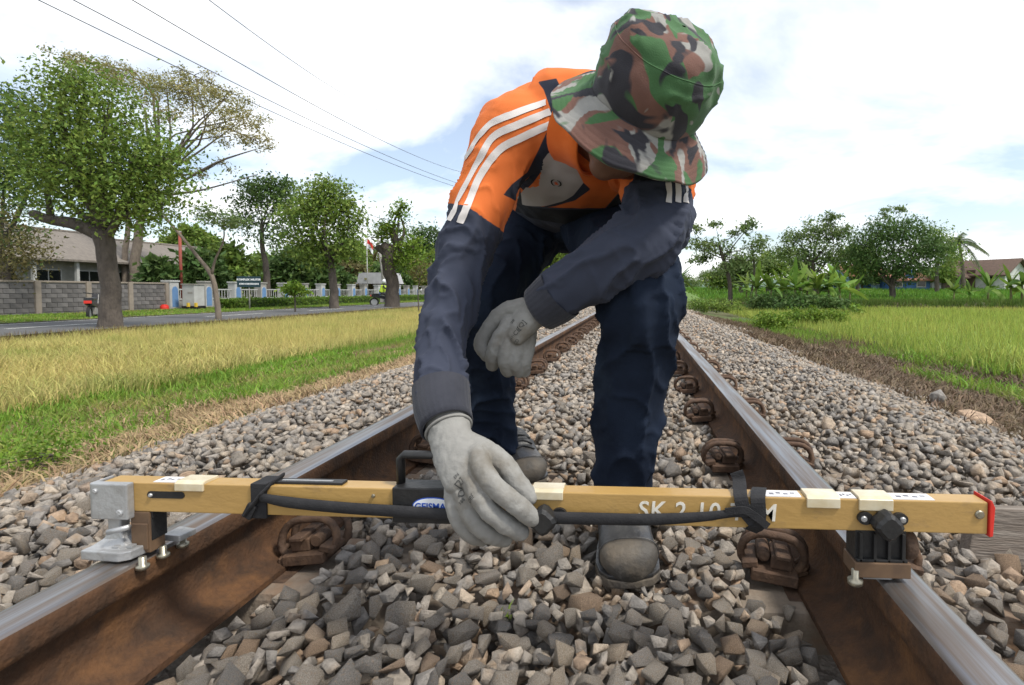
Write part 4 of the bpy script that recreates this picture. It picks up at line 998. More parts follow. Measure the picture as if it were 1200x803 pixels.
# ---- boots
M_boot = pmat('boot_rubber', (.022, .022, .024), (.040, .040, .040), scale=10, c3=(.12, .105, .085), scale3=7, lo3=.56, hi3=.85, rough=.34, rough2=.5, bump=.2, bscale=90, spec=.6)
M_toe = pmat('boot_toe_dust', (.042, .039, .036), (.075, .066, .054), scale=16, c3=(.125, .102, .076), scale3=11, lo3=.48, hi3=.7, rough=.6, bump=.2, bscale=120)
M_sole = pmat('boot_sole', (.055, .048, .042), (.14, .115, .085), scale=22, rough=.85, bump=.4, bscale=90)
def boot(heel, toe, z0, shaft_top, shaft_r):
    heel = np.array(heel, float); toe = np.array(toe, float); d = toe-heel; Ln = np.linalg.norm(d); d /= Ln; sd_ = np.array([d[1], -d[0], 0]); up_ = np.array([0, 0, 1.0])
    secs = [(-.01, .026, .050), (.04, .037, .074), (.12, .042, .092), (.28, .043, .112), (.42, .045, .110), (.55, .049, .092), (.68, .053, .075), (.80, .0545, .063), (.90, .051, .057), (.965, .041, .047), (1.0, .026, .033)]
    def lofted(rows, g):
        V = []; F = []; n = 20
        for t, w_, h_ in rows:
            c = heel+d*Ln*t
            for i in range(n):
                a = 2*math.pi*i/n; x = math.copysign(abs(math.cos(a))**.75, math.cos(a))*(w_+g); zz_ = math.sin(a); z = (h_+g)*.5+(h_+g)*.5*math.copysign(abs(zz_)**.8, zz_)
                V.append(c+sd_*x+up_*(z0+z+.012))
        for j in range(len(rows)-1):
            for i in range(n): F.append((j*n+i, j*n+(i+1) % n, (j+1)*n+(i+1) % n, (j+1)*n+i))
        F += [tuple(range(n-1, -1, -1)), tuple((len(rows)-1)*n+i for i in range(n))]
        return V, F
    ank = heel+d*Ln*.20+up_*(z0+.06)
    me = union([lofted(secs, 0), limb([ank, ank*.55+np.array(shaft_top)*.45, np.array(shaft_top)], [.044, .047, shaft_r], 20, 12)], .0036, 6, .5)
    V = co(me); Nn = nor(me); q = (V-heel)@d/Ln
    crease = np.exp(-((q-.52)/.10)**2); V = V+Nn*((.0045*np.sin(q*95+3*fbm(V*20, 4, 2))*crease)+.004*(fbm(V*34, 6, 2)-.5))[:, None]; setco(me, V)
    b = link('boot', me, M_boot, person, smooth=True)
    V, F = lofted([(t, w_, h_) for t, w_, h_ in [(.875, .0522, .0590), (.90, .0512, .0575), (.94, .0465, .0530), (.965, .042, .048), (1.0, .029, .036), (1.012, .017, .025)]], .0030); MB().add(V, F).build('toe_cap', M_toe, b, smooth=True)
    cc = heel+d*Ln*.872; P = [cc+sd_*math.copysign(abs(math.cos(a))**.75, math.cos(a))*.0560+up_*(z0+.012+.031+.0325*math.copysign(abs(math.sin(a))**.8, math.sin(a))) for a in np.linspace(-.5, math.pi+.5, 24)]
    MB().tube(P, .0011, 6).build('toe_seam', M_boot, b, smooth=True)
    for tz in (.50, .58, .66):
        cc = heel+d*Ln*tz; hz = np.interp(tz, [.42, .55, .68, .80], [.110, .092, .075, .063]); MB().tube([cc+sd_*x_*.034+up_*(z0+.013+hz-.010*abs(x_)**2.2)+d*(.012*abs(x_)) for x_ in np.linspace(-1, 1, 13)], .0026, 6).build('lace', M_black, b, smooth=True)
    # welted sole with tread blocks
    S = MB(); o = []
    prof_ = [(-.03, .022), (.0, .037), (.1, .045), (.25, .045), (.42, .047), (.6, .056), (.8, .062), (.92, .057), (.985, .042), (1.012, .020)]
    left = [heel[:2]+d[:2]*Ln*t+sd_[:2]*w_ for t, w_ in prof_]; right = [heel[:2]+d[:2]*Ln*t-sd_[:2]*w_ for t, w_ in prof_][::-1]
    S.prism([tuple(p) for p in left+right], z0, z0+.014, 'XY'); s_ = S.build('sole', M_sole, b, bevel=.002); W_ = MB(); W_.prism([tuple(heel[:2]+d[:2]*Ln*.48+(np.array(p)-heel[:2]-d[:2]*Ln*.48)*.985) for p in left+right], z0+.0155, z0+.0215, 'XY'); W_.build('welt', M_boot, b, bevel=.0015)
    T = MB()
    for t, w_ in [(.05, .03), (.15, .036), (.25, .036), (.52, .042), (.62, .047), (.72, .051), (.82, .051), (.92, .044)]:
        for sgn in (-1, 1): c = heel+d*Ln*t+sd_*sgn*w_*.62; T.box((c[0], c[1], z0-.003), (w_*.72, Ln*.065, .012), rz=math.atan2(d[1], d[0])-math.pi/2)
    T.build('tread', M_sole, s_)
boot((.152, 1.215, 0), (.190, .935, 0), .024, at(731, 585, 1.115), .050)
boot((-.215, 1.640, 0), (-.088, 1.415, 0), .022, at(580, 505, 1.50), .052)
# ================================================================== grasses, rice and weeds
def blades(name, X, Y, Z, h, w, lean, mat, seed=0, parent=None, curl=.5):
    r = np.random.default_rng(seed); n = len(X); az = r.uniform(0, 2*np.pi, n); ln = lean*r.uniform(.2, 1.4, n); hh = h*r.uniform(.55, 1.25, n)
    ww = w*r.uniform(.7, 1.3, n); fa = r.uniform(0, np.pi, n)
    P0 = np.stack([X, Y, Z], -1); d = np.stack([np.cos(az), np.sin(az), np.zeros(n)], -1); s = np.stack([np.cos(fa), np.sin(fa), np.zeros(n)], -1)
    up = np.array([0, 0, 1.0])
    mid = P0+up*(hh*.6)[:, None]+d*(hh*ln*.35)[:, None]; tip = P0+up*(hh*(1-curl*ln*.5))[:, None]+d*(hh*ln)[:, None]
    V = np.empty((n, 5, 3)); V[:, 0] = P0-s*(ww/2)[:, None]; V[:, 1] = P0+s*(ww/2)[:, None]; V[:, 2] = mid-s*(ww*.45)[:, None]; V[:, 3] = mid+s*(ww*.45)[:, None]; V[:, 4] = tip
    nr = Y < 9
    Vn = V[nr]; Vf = V[~nr][:, [0, 1, 4]]; Vf[:, :2] = Vf[:, :2]*.5+V[~nr][:, 2:4]*.5-np.array([0, 0, 1.0])*(hh[~nr]*.3)[:, None, None]
    T = np.array([[0, 1, 3], [0, 3, 2], [2, 3, 4]])[None]+5*np.arange(len(Vn))[:, None, None]; Tf = np.arange(3*len(Vf)).reshape(-1, 3)+5*len(Vn)
    o = link(name, fast_mesh(name, np.concatenate([Vn.reshape(-1, 3), Vf.reshape(-1, 3)]), np.concatenate([T.reshape(-1, 3), Tf])), mat, parent)
    return tag(o, kind='stuff')
def scatter(n, x0, x1, y0, y1, p=1.6, seed=0, clump=0.0, cs=1.0):
    r = np.random.default_rng(seed); X = r.uniform(x0, x1, n); Y = y0+(y1-y0)*r.random(n)**p
    px = PCX+FPX*((X-CAM[0])*math.cos(YAW)+Y*math.sin(YAW))/(Y*math.cos(YAW)-(X-CAM[0])*math.sin(YAW))
    k = (px > -420) & (px < 1620)
    if clump:
        nn = fbm(np.stack([X*cs, Y*cs, X*0], -1), seed+3, 3); k &= nn > clump+.0*nn
    return X[k], Y[k]
def leafmat(name, c1, c2, scale=3, rand=.35, hue=.02, trans=.35, rough=.6, **k): return pmat(name, c1, c2, scale=scale, rough=rough, rand=rand, hue=hue, trans=trans, spec=.25, **k)
M_rice = leafmat('ripe_rice', (.50, .43, .16), (.40, .38, .125), scale=.9, c3=(.30, .35, .09), scale3=.45, lo3=.52, hi3=.7)
M_green = leafmat('fresh_grass', (.19, .32, .040), (.14, .24, .030), scale=1.2, c3=(.30, .27, .085), scale3=1.1, lo3=.50, hi3=.66)
M_dry = leafmat('dry_grass', (.36, .26, .145), (.27, .19, .10), scale=2, trans=.15)
M_weed = leafmat('weeds', (.10, .17, .03), (.17, .17, .05), scale=2)
M_padg = leafmat('paddy_green', (.34, .39, .085), (.28, .35, .065), scale=.7, c3=(.42, .38, .10), scale3=.16, lo3=.54, hi3=.66)
gz_ = lambda X, Y: ground_z(X, Y)
X, Y = scatter(175000, -12.7, -5.2, 2.2, 40, 1.9, 1); wd = .010*(1+Y*.10)
blades('ripe_rice', X, Y, gz_(X, Y), .27, wd*.6, .6, M_rice, 2)
X, Y = scatter(46000, -5.8, -3.0, 1.6, 16, 1.5, 3, .32, 1.1); blades('green_grass', X, Y, gz_(X, Y), .15, .0075*(1+Y*.10), .6, M_green, 4)
X, Y = scatter(64000, -4.9, -1.8, 1.2, 22, 1.6, 5, .36, 1.3); blades('dry_grass', X, Y, gz_(X, Y), .12, .006*(1+Y*.12), 1.3, M_dry, 6)
X, Y = scatter(9000, -4.2, -1.9, 1.3, 7, 1.3, 7, .52, 1.3); blades('verge_weeds', X, Y, gz_(X, Y), .10, .012, .8, M_weed, 8)
X, Y = scatter(150000, 4.7, 46, 3.0, 31.5, 1.5, 9); blades('paddy_rice', X, Y, gz_(X, Y), .34, .009*(1+Y*.13), .5, M_padg, 10)
X, Y = scatter(46000, 1.9, 5.2, 2.0, 18, 1.5, 11, .36, 1.5); blades('dead_weeds', X, Y, gz_(X, Y), .13, .008*(1+Y*.10), 1.2, leafmat('dead_weed', (.12, .085, .055), (.17, .12, .07), trans=.1), 12)
X, Y = scatter(22000, 3.3, 6.2, 2.4, 18, 1.5, 13, .46, 1.0); blades('bank_grass', X, Y, gz_(X, Y), .20, .009*(1+Y*.10), .7, M_green, 14)
X, Y = scatter(30000, -23.3, -17.7, 12, 60, 1.4, 15); blades('verge_grass', X, Y, Y*0-.36, .07, .03*(1+Y*.02), .7, M_green, 16)
X, Y = scatter(9000, -13.1, -12.3, 6, 60, 1.6, 17); blades('roadside_weeds', X, Y, Y*0-.50, .20, .03, .7, leafmat('russet_weed', (.16, .085, .05), (.11, .10, .035), trans=.2), 18)
r = np.random.default_rng(19); X = r.uniform(5, 46, 26000); Y = np.interp(X, [5.2, 8, 12, 20, 30, 48], [33.5, 33, 32.4, 31.5, 31, 30.4])+r.normal(0, .55, 26000); blades('bund_grass', X, Y, np.full(26000, -.42)+.2*r.random(26000), .42, .05, .6, leafmat('bund_green', (.07, .13, .022), (.11, .15, .03)), 20)
X = r.uniform(5, 75, 42000); Y = 34.3+30*r.random(42000)**1.2; k = (X < Y*.78); X, Y = X[k], Y[k]; blades('far_paddy_rice', X, Y, np.interp(Y, [34.2, 44, 54, 64], [-.22, .10, .48, .82]), .30, .10, .5, leafmat('far_paddy_green', (.13, .25, .03), (.10, .21, .028), scale=.3), 21)
# one green shoot between the stones
_g = at(593, 738, .85); X = np.full(9, _g[0])+r.normal(0, .005, 9); Y = np.full(9, _g[1])+r.normal(0, .005, 9); blades('green_shoot', X, Y, X*0+.012, .022, .003, 1.0, M_green, 22)

# ================================================================== trees
M_bark = pmat('bark_grey', (.115, .095, .078), (.065, .054, .046), scale=7, rough=.95, bump=.9, bscale=14, bdist=.05, stretch=(1, 1, .4))
M_bark2 = pmat('bark_pale', (.20, .165, .13), (.13, .105, .085), scale=8, rough=.95, bump=.6, bscale=18, bdist=.03, stretch=(1, 1, .35))
LF = {
 'mid': leafmat('leaf_mid', (.13, .205, .038), (.18, .25, .048), scale=1.0, rand=.4),
 'bright': leafmat('leaf_bright', (.115, .20, .022), (.16, .235, .03), scale=.8, rand=.35),
 'dark': leafmat('leaf_dark', (.062, .112, .032), (.095, .158, .042), scale=.8, rand=.4),
 'olive': leafmat('leaf_olive', (.105, .105, .035), (.145, .120, .050), scale=.5, rand=.35),
 'brown': leafmat('leaf_brown', (.33, .29, .12), (.24, .24, .09), scale=.4, rand=.35),
 'soft': leafmat('leaf_soft', (.125, .185, .060), (.155, .215, .07), scale=.4, rand=.35)}
def leaf_cloud(centres, spread, per, size, asp, rng):
    n = len(centres)*per; C = np.repeat(np.asarray(centres), per, axis=0); sp = np.repeat(np.asarray(spread), per)
    P = C+rng.normal(0, 1, (n, 3))*np.stack([sp, sp, sp*.62], -1)
    a = rng.normal(0, 1, (n, 3)); a[:, 2] -= .35; a /= np.linalg.norm(a, axis=1)[:, None]
    b = rng.normal(0, 1, (n, 3)); b -= a*(a*b).sum(1)[:, None]; b /= np.linalg.norm(b, axis=1)[:, None]; b[:, 2] *= .6
    L = size*.66*rng.uniform(.4, 1.6, n)[:, None]
    V = np.empty((n, 4, 3)); V[:, 0] = P; V[:, 1] = P+a*L*.5+b*L*asp; V[:, 2] = P+a*L; V[:, 3] = P+a*L*.5-b*L*asp
    return V.reshape(-1, 3), np.arange(4*n).reshape(n, 4)
def tree(name, label, Y, trunk, clumps, leaf, size, bark=None, per=22, asp=.28, cat='tree', group=None, twig=.55, seed=1, dens=1.0, depth=.8, limbs=(), spread=.72, fork=None):
    """trunk [(px, py, r)], clumps [(px, py, rx_px, ry_px, clusters)] read off the photograph; every crown has its own depth"""
    rng = np.random.default_rng(seed); sc = Y/FPX
    base = at(trunk[0][0], trunk[0][1], Y); t = thing(name, label, cat, tuple(base), 0, group)
    tp = [at(p[0], p[1], Y)-base for p in trunk]
    mb = MB(); q = spline(np.array(tp), 14); rr = np.interp(np.linspace(0, 1, 14), np.linspace(0, 1, len(trunk)), [p[2] for p in trunk])
    q = q+(fbm(q*1.7+seed, seed, 2)[:, None]-.5)*rr[:, None]*.5
    rr = rr*(1+.25*np.exp(-np.linspace(0, 1, 14)*9)); mb.tube(q, rr, 10)
    for lm in limbs:
        P = spline(np.array([at(p[0], p[1], Y+(p[3] if len(p) > 3 else 0))-base for p in lm]), 9); mb.tube(P, np.interp(np.linspace(0, 1, 9), np.linspace(0, 1, len(lm)), [p[2] for p in lm]), 7)
    top = q[-1]; cs = []; spd = []
    for px, py, rx, ry, n in clumps:
        c = at(px, py, Y)-base; n = max(2, int(n*dens)); Rm = np.array([rx*sc, max(rx, ry)*sc*depth, ry*sc])
        u = rng.normal(0, 1, (n, 3)); u /= np.linalg.norm(u, axis=1)[:, None]; u *= rng.uniform(.45, 1.0, (n, 1))**.6
        pts = c+u*Rm; cs.append(pts); spd.append(np.full(n, spread*min(Rm[0], Rm[2])*.62+.05))
        f0 = q[rng.integers(8, 14)] if fork is None else np.array(at(*fork, Y))-base
        m_ = (f0+c)/2+rng.normal(0, .12, 3)*np.linalg.norm(c-f0); r0 = max(rr[-1]*.5, .02 if Y > 5 else .002)
        mb.tube(spline(np.array([f0, m_, c]), 6), np.linspace(r0, r0*.35, 6), 6)
        for j in rng.choice(n, min(n, max(2, int(n*twig*.4))), replace=False):
            mb.tube([c, (c+pts[j])/2+rng.normal(0, .05, 3), pts[j]], [r0*.35, r0*.22, r0*.08], 4, cap=False)
    mb.build('trunk', bark or M_bark, t, smooth=True, fix=False)
    per = int(per*2.6)
    V, F = leaf_cloud(np.concatenate(cs), np.concatenate(spd), per, size, asp, rng)
    link('crown', fast_mesh('crown', V, F), LF[leaf] if isinstance(leaf, str) else leaf, t)
    return t
TB = 'trees beyond the road'
tree('roadside_tree', 'leafy pollarded tree with thick trunk and low side limb at the roadside', 12.9, [(133, 394, .25), (130, 345, .205), (126, 300, .20), (120, 272, .22)],
     [(100, 108, 38, 28, 26), (70, 150, 38, 35, 30), (125, 150, 48, 40, 42), (160, 190, 40, 40, 34), (105, 205, 55, 38, 40), (60, 215, 35, 35, 24), (180, 228, 26, 32, 22), (140, 240, 45, 28, 30), (45, 180, 25, 30, 16), (190, 190, 18, 20, 10), (80, 95, 18, 18, 10)], 'mid', .15, per=30, seed=3, dens=1.15, spread=.85,
     limbs=[[(122, 276, .20), (90, 263, .16), (60, 258, .13), (38, 250, .10)], [(120, 270, .12), (110, 220, .08), (100, 140, .04)], [(122, 272, .10), (122, 220, .07), (120, 150, .03)], [(60, 256, .08), (55, 215, .05), (62, 160, .03)], [(125, 280, .1), (150, 235, .07), (160, 180, .03)]], fork=(118, 262))
tree('rain_tree', 'tall spreading rain tree with brownish flat canopy behind the block wall', 33, [(160, 360, .32), (158, 320, .29), (163, 270, .24), (172, 235, .18)],
     [(112, 82, 30, 10, 14), (150, 92, 36, 14, 18), (195, 100, 34, 14, 22), (225, 112, 36, 14, 24), (262, 118, 30, 12, 20), (285, 138, 28, 10, 16), (300, 165, 20, 8, 10), (235, 145, 40, 12, 12), (270, 160, 30, 9, 8), (180, 125, 30, 14, 12), (80, 70, 26, 7, 8), (140, 80, 22, 8, 8), (228, 88, 20, 9, 9), (215, 200, 20, 8, 4), (250, 195, 30, 7, 3)], 'brown', .20, per=34, asp=.3, dens=1.05, seed=5, bark=M_bark2, depth=1.0, spread=.68,
     limbs=[[(172, 238, .14), (210, 215, .09), (255, 190, .07), (300, 175, .03)], [(172, 236, .14), (200, 190, .09), (225, 150, .05), (260, 120, .03)], [(170, 240, .13), (175, 190, .09), (170, 130, .06)], [(200, 228, .1), (240, 222, .06), (300, 205, .025)], [(148, 358, .2), (146, 300, .17), (150, 250, .13), (130, 160, .06)], [(190, 205, .1), (230, 180, .06), (285, 140, .02)]], fork=(185, 210))
tree('dense_tree', 'dense dark tree filling the picture\'s upper left edge behind the pollarded tree', 20, [(-8, 374, .3), (-6, 320, .25), (0, 270, .2)],
     [(-5, 150, 45, 45, 40), (25, 130, 28, 28, 22), (5, 220, 45, 40, 36), (30, 190, 26, 40, 24), (-15, 280, 40, 30, 22)], 'dark', .22, per=28, seed=7)
tree('scrubby_tree', 'yellowish scrubby tree at the picture\'s edge in front of the block wall', 18.4, [(4, 372, .10), (8, 340, .08), (12, 300, .06)], [(10, 270, 30, 26, 22), (28, 300, 24, 22, 16), (2, 320, 22, 22, 14)], 'olive', .16, per=24, seed=9)
tree('leaning_sapling', 'thin bare leaning sapling forking low beside the road', 16.8, [(257, 384, .085), (254, 350, .075), (247, 322, .07), (228, 296, .05), (205, 268, .04), (184, 246, .025)],
     [(262, 256, 24, 9, 16), (245, 248, 16, 8, 8), (186, 232, 18, 14, 10), (272, 262, 14, 7, 6)], 'soft', .13, bark=M_bark2, per=20, seed=11, limbs=[[(248, 323, .045), (252, 305, .035), (262, 282, .025), (262, 258, .012)], [(205, 268, .02), (192, 250, .012)]], fork=(262, 268))
tree('dark_tree', 'dark open-crowned tree just behind the sign and hedge', 36, [(312, 352, .24), (312, 320, .2), (308, 290, .15), (306, 262, .1)],
     [(293, 222, 16, 14, 16), (318, 216, 14, 12, 14), (305, 240, 26, 18, 24), (334, 232, 16, 16, 18), (285, 258, 14, 12, 10), (318, 270, 26, 18, 18), (345, 250, 12, 14, 10), (330, 215, 12, 8, 8)], 'dark', .30, per=24, seed=13, group=TB)
tree('leafy_tree', 'full green tree with dark trunk standing between road and field', 27, [(393, 368, .23), (391, 340, .20), (388, 312, .17), (384, 290, .13)],
     [(375, 226, 24, 16, 24), (392, 236, 22, 20, 24), (355, 250, 26, 22, 26), (380, 262, 34, 28, 40), (352, 282, 24, 18, 20), (400, 285, 16, 20, 14), (410, 255, 12, 14, 8), (370, 300, 26, 14, 18), (407, 240, 8, 6, 4)], 'mid', .26, per=26, seed=15)
tree('stump_tree', 'pollarded stump tree with knobbly top and fresh yellow-green shoots', 30, [(460, 366, .40), (460, 340, .35), (457, 315, .36), (455, 296, .38), (448, 288, .26)],
     [(468, 250, 9, 9, 8), (464, 272, 16, 14, 16), (482, 290, 13, 12, 14), (488, 308, 12, 12, 10), (470, 300, 14, 12, 10), (447, 276, 8, 8, 5), (455, 262, 10, 8, 6), (470, 243, 6, 6, 3)], 'bright', .24, per=22, seed=17, limbs=[[(456, 300, .25), (447, 292, .24), (441, 290, .16)], [(460, 298, .16), (466, 270, .07), (468, 245, .03)], [(462, 305, .2), (474, 300, .1), (482, 292, .04)]], fork=(464, 290))
tree('young_tree', 'small round young tree on a thin stake beside the road', 22.5, [(346, 374, .035), (346, 355, .03), (345, 343, .02)], [(345, 338, 11, 6, 14), (337, 340, 6, 4, 5), (354, 340, 6, 4, 5)], 'bright', .20, per=16, seed=19)
tree('thin_young_tree', 'slender sparse young tree by the worker\'s navy sleeve', 24, [(491, 366, .03), (490, 340, .025), (494, 318, .015)], [(494, 312, 8, 8, 6), (500, 325, 6, 7, 4), (486, 320, 5, 5, 3)], 'olive', .18, per=12, seed=20)
BG = [('screen_tree', 'dark leafy tree screening the building behind the white cabinet', 188, 326, 11, 12, 'dark', 29), ('round_tree', 'low dark trees\' roundest crown behind the leaning sapling', 236, 322, 18, 16, 'dark', 33), ('shady_tree', 'shady green tree behind the white gate box', 268, 318, 20, 20, 'mid', 36), ('mango_tree', 'dark mango tree behind the sign\'s fence', 345, 318, 26, 20, 'dark', 44), ('bushy_tree', 'bushy tree behind the full green roadside tree', 408, 312, 24, 26, 'mid', 60),
      ('pale_tree', 'pale green tree behind the flag pole', 432, 318, 18, 20, 'olive', 66), ('tall_dark_tree', 'dark tree behind the pollarded stump tree', 496, 296, 22, 22, 'dark', 75), ('broad_tree', 'broad green tree low behind the stump tree\'s shoots', 478, 322, 20, 16, 'mid', 62), ('distant_tree', 'green tree seen between the worker\'s sleeve and trousers', 640, 312, 24, 22, 'mid', 70), ('hazy_tree', 'light green tree in the gap between the worker\'s legs', 672, 322, 18, 14, 'bright', 80), ('roof_tree', 'green tree above the far end of the long roof', 225, 286, 24, 10, 'mid', 50), ('gap_tree', 'tall green tree framed under the worker\'s arm', 655, 300, 14, 16, 'mid', 58),
      ('hedge_tree', 'tree just behind the hedge between the sign and the full green tree', 375, 328, 24, 14, 'dark', 46), ('shadow_tree', 'shadowy tree behind the dark open-crowned tree', 312, 326, 22, 16, 'mid', 47), ('fence_tree', 'tree over the fence behind the utility pole', 455, 330, 18, 12, 'dark', 58), ('yellow_tree', 'yellowish tree behind the full green tree\'s trunk', 415, 332, 18, 12, 'olive', 55), ('edge_tree', 'green tree just beside the worker\'s navy sleeve', 520, 318, 18, 18, 'mid', 64)]
for i, (nm, lb, px, py, rx, ry, lf, Yb) in enumerate(BG):
    py -= 6; ry *= 1.3; rx *= 1.15
    tree(nm, lb, Yb, [(px, 352, .25), (px, 340, .22), (px, py, .12)], [(px-rx*.5, py+ry*.3, rx*.6, ry*.6, 24), (px+rx*.5, py+ry*.35, rx*.6, ry*.6, 24), (px, py-ry*.35, rx*.6, ry*.6, 24), (px, py+ry*.6, rx*.9, ry*.6, 26)], lf, .60, per=30, seed=40+i, group=TB)
RT = 'trees across the paddies'
tree('slender_tree', 'slender open tree with thin layered foliage beside the banana plants', 29, [(856, 362, .13), (855, 330, .11), (848, 305, .09), (842, 285, .06)],
     [(812, 268, 9, 4, 5), (822, 285, 16, 6, 10), (815, 302, 18, 5, 9), (845, 292, 20, 9, 14), (868, 270, 13, 6, 9), (878, 262, 10, 4, 5), (886, 285, 14, 9, 12), (870, 300, 18, 9, 12), (838, 262, 8, 4, 4), (855, 315, 20, 8, 10), (892, 305, 12, 8, 8)], 'soft', .22, per=20, seed=61, spread=.7, group=RT, limbs=[[(848, 305, .05), (862, 285, .03), (880, 264, .015)], [(846, 300, .05), (830, 290, .03), (812, 270, .012)], [(880, 350, .06), (884, 315, .05), (880, 285, .03)]])
tree('wide_tree', 'wide feathery tree in the middle of the far tree group', 42, [(955, 350, .2), (954, 330, .18), (952, 308, .12)],
     [(925, 280, 16, 8, 12), (945, 268, 18, 9, 14), (968, 272, 18, 10, 14), (990, 276, 15, 10, 12), (930, 300, 24, 10, 18), (960, 295, 26, 12, 22), (985, 302, 24, 12, 20), (918, 295, 12, 9, 8), (978, 252, 8, 4, 4), (970, 260, 8, 5, 4)], 'soft', .30, per=24, seed=63, group=RT, limbs=[[(952, 308, .08), (940, 290, .05), (925, 278, .02)], [(952, 308, .08), (970, 285, .05), (980, 255, .02)]])
tree('round_dark_tree', 'broad round dark green tree with short trunk standing on the bund', 40, [(1046, 361, .24), (1046, 345, .22), (1045, 325, .18)],
     [(1035, 272, 20, 14, 24), (1060, 268, 20, 12, 22), (1045, 295, 34, 22, 46), (1018, 300, 20, 18, 24), (1078, 298, 26, 22, 34), (1065, 318, 26, 12, 22), (1012, 288, 14, 14, 12), (1090, 285, 14, 16, 14), (1030, 318, 22, 10, 14)], 'dark', .28, per=28, seed=65, group=RT)
tree('green_tree', 'brighter green tree tucked behind the broad round dark tree', 52, [(1098, 350, .2), (1098, 330, .18), (1098, 310, .1)], [(1098, 285, 18, 18, 24), (1108, 302, 14, 16, 16), (1090, 275, 14, 12, 12)], 'mid', .34, per=24, seed=67, group=RT)
tree('sparse_top_tree', 'small sparse treetop rising above the broad round dark tree', 55, [(1046, 345, .12), (1047, 300, .09), (1047, 262, .05)], [(1044, 247, 14, 4, 9), (1058, 243, 8, 3, 4), (1035, 252, 6, 3, 3)], 'soft', .30, per=18, seed=69, group=RT)
for i, (px, py, rx, ry, lf, Yb, lb) in enumerate([(806, 330, 14, 8, 'soft', 110, 'hazy tree group\'s end tree at the far end of the track'), (828, 326, 14, 9, 'soft', 120, 'hazy tree rising beyond the end of the fields'), (1010, 325, 12, 8, 'dark', 60, 'low dark tree beside the little red-roofed house'), (1105, 322, 12, 8, 'mid', 58, 'low bushy tree in front of the brown gabled house'), (1088, 326, 16, 7, 'dark', 64, 'low dark tree beside the blue tarpaulin shed'), (985, 328, 18, 7, 'dark', 62, 'low dark tree between banana plants and red-roofed house'), (868, 318, 18, 14, 'soft', 48, 'bushy pale tree right behind the slender open tree'), (900, 314, 22, 16, 'mid', 50, 'green tree behind the near end of the banana row'), (938, 318, 24, 14, 'soft', 52, 'green tree behind the middle of the banana row'), (1005, 306, 20, 18, 'mid', 50, 'green tree filling the gap beside the broad round dark tree'), (1120, 314, 16, 12, 'mid', 66, 'green tree at the foot of the coconut palm'), (845, 328, 20, 9, 'mid', 56, 'low green tree past the end of the banana row nearest the track')]):
    tree('low_tree', lb, Yb, [(px, 345, .2), (px, 335, .16), (px, py, .1)], [(px-rx*.4, py, rx*.6, ry*.8, 14), (px+rx*.4, py+1, rx*.6, ry*.8, 14), (px, py-ry*.5, rx*.5, ry*.6, 10)], lf, .5, per=20, seed=80+i, group='low trees round the houses')

# coconut palm
pt = thing('coconut_palm', 'coconut palm with drooping fronds above the brown gabled house', 'palm', tuple(at(1129, 338, 60)))
b0 = Vector(at(1129, 338, 60)); P = [np.array(at(x_, y_, 60))-np.array(b0) for x_, y_ in ((1129, 338), (1128, 315), (1124, 284))]
MB().tube(spline(np.array(P), 10), np.linspace(.24, .15, 10), 8).build('trunk', M_bark2, pt, smooth=True)
M_frond = leafmat('palm_frond', (.055, .085, .03), (.085, .11, .04))
for k in range(15):
    a = 2*math.pi*k/15+random.uniform(-.2, .2); el = random.uniform(-.3, 1.2); Ln = random.uniform(2.6, 3.6); c = P[-1]; V = []; F = []; cl = []
    for i in range(9):
        u = i/8; h = Ln*u; cl.append(c+np.array([math.cos(a)*math.cos(el)*h, math.sin(a)*math.cos(el)*h, math.sin(el)*h-1.5*u*u*Ln*.42]))
    sdv = np.array([-math.sin(a), math.cos(a), 0])
    for i in range(8):
        for s in (-1, 1):
            for j in range(3):
                p = cl[i]+(cl[i+1]-cl[i])*j/3; wd = .75*math.sin(math.pi*(i+j/3+1)/10)+.1; tp = p+sdv*s*wd*.7+(cl[min(i+1, 8)]-cl[i])*.8-np.array([0, 0, wd*.45]); w2 = (cl[i+1]-cl[i])*.17
                n = len(V); V += [p-w2, p+w2, tp]; F.append((n, n+1, n+2))
    n = len(V); Vt, Ft = tube(cl, list(np.linspace(.04, .01, 9)), 4); V += Vt; F += [tuple(i+n for i in f) for f in Ft]
    MB().add(V, F).build('frond', M_frond, pt, fix=False)

# banana plants
M_ban = leafmat('banana_leaf', (.11, .20, .03), (.16, .245, .045), scale=2, rand=.3, trans=.4); M_bst = pmat('banana_stem', (.16, .17, .06), (.12, .09, .05), scale=6, rough=.7)
def banana_leaf(L, w, bend, seed):
    r = random.Random(seed); n = 9; V = []; F = []
    for i in range(n):
        u = i/(n-1); x = L*(u-.10*u*u*bend); z = -bend*L*.55*u**2.2+.0; ww = w*math.sin(math.pi*min(1, .06+u*.94))**.6*(1 if u < .97 else .2)
        for s in (-1, 0, 1): V.append((x, s*ww*(1+.15*r.uniform(-1, 1)), z+(.10*w if s else 0)*(1 if u < .5 else -.6)))
    for i in range(n-1):
        for k in range(2): F.append((3*i+k, 3*i+k+1, 3*i+4+k, 3*i+3+k))
    return mesh('leaf', V, F)
BL = [banana_leaf(1.9, .19, .10+.28*k, k) for k in range(5)]
for me in BL: me.materials.append(M_ban)
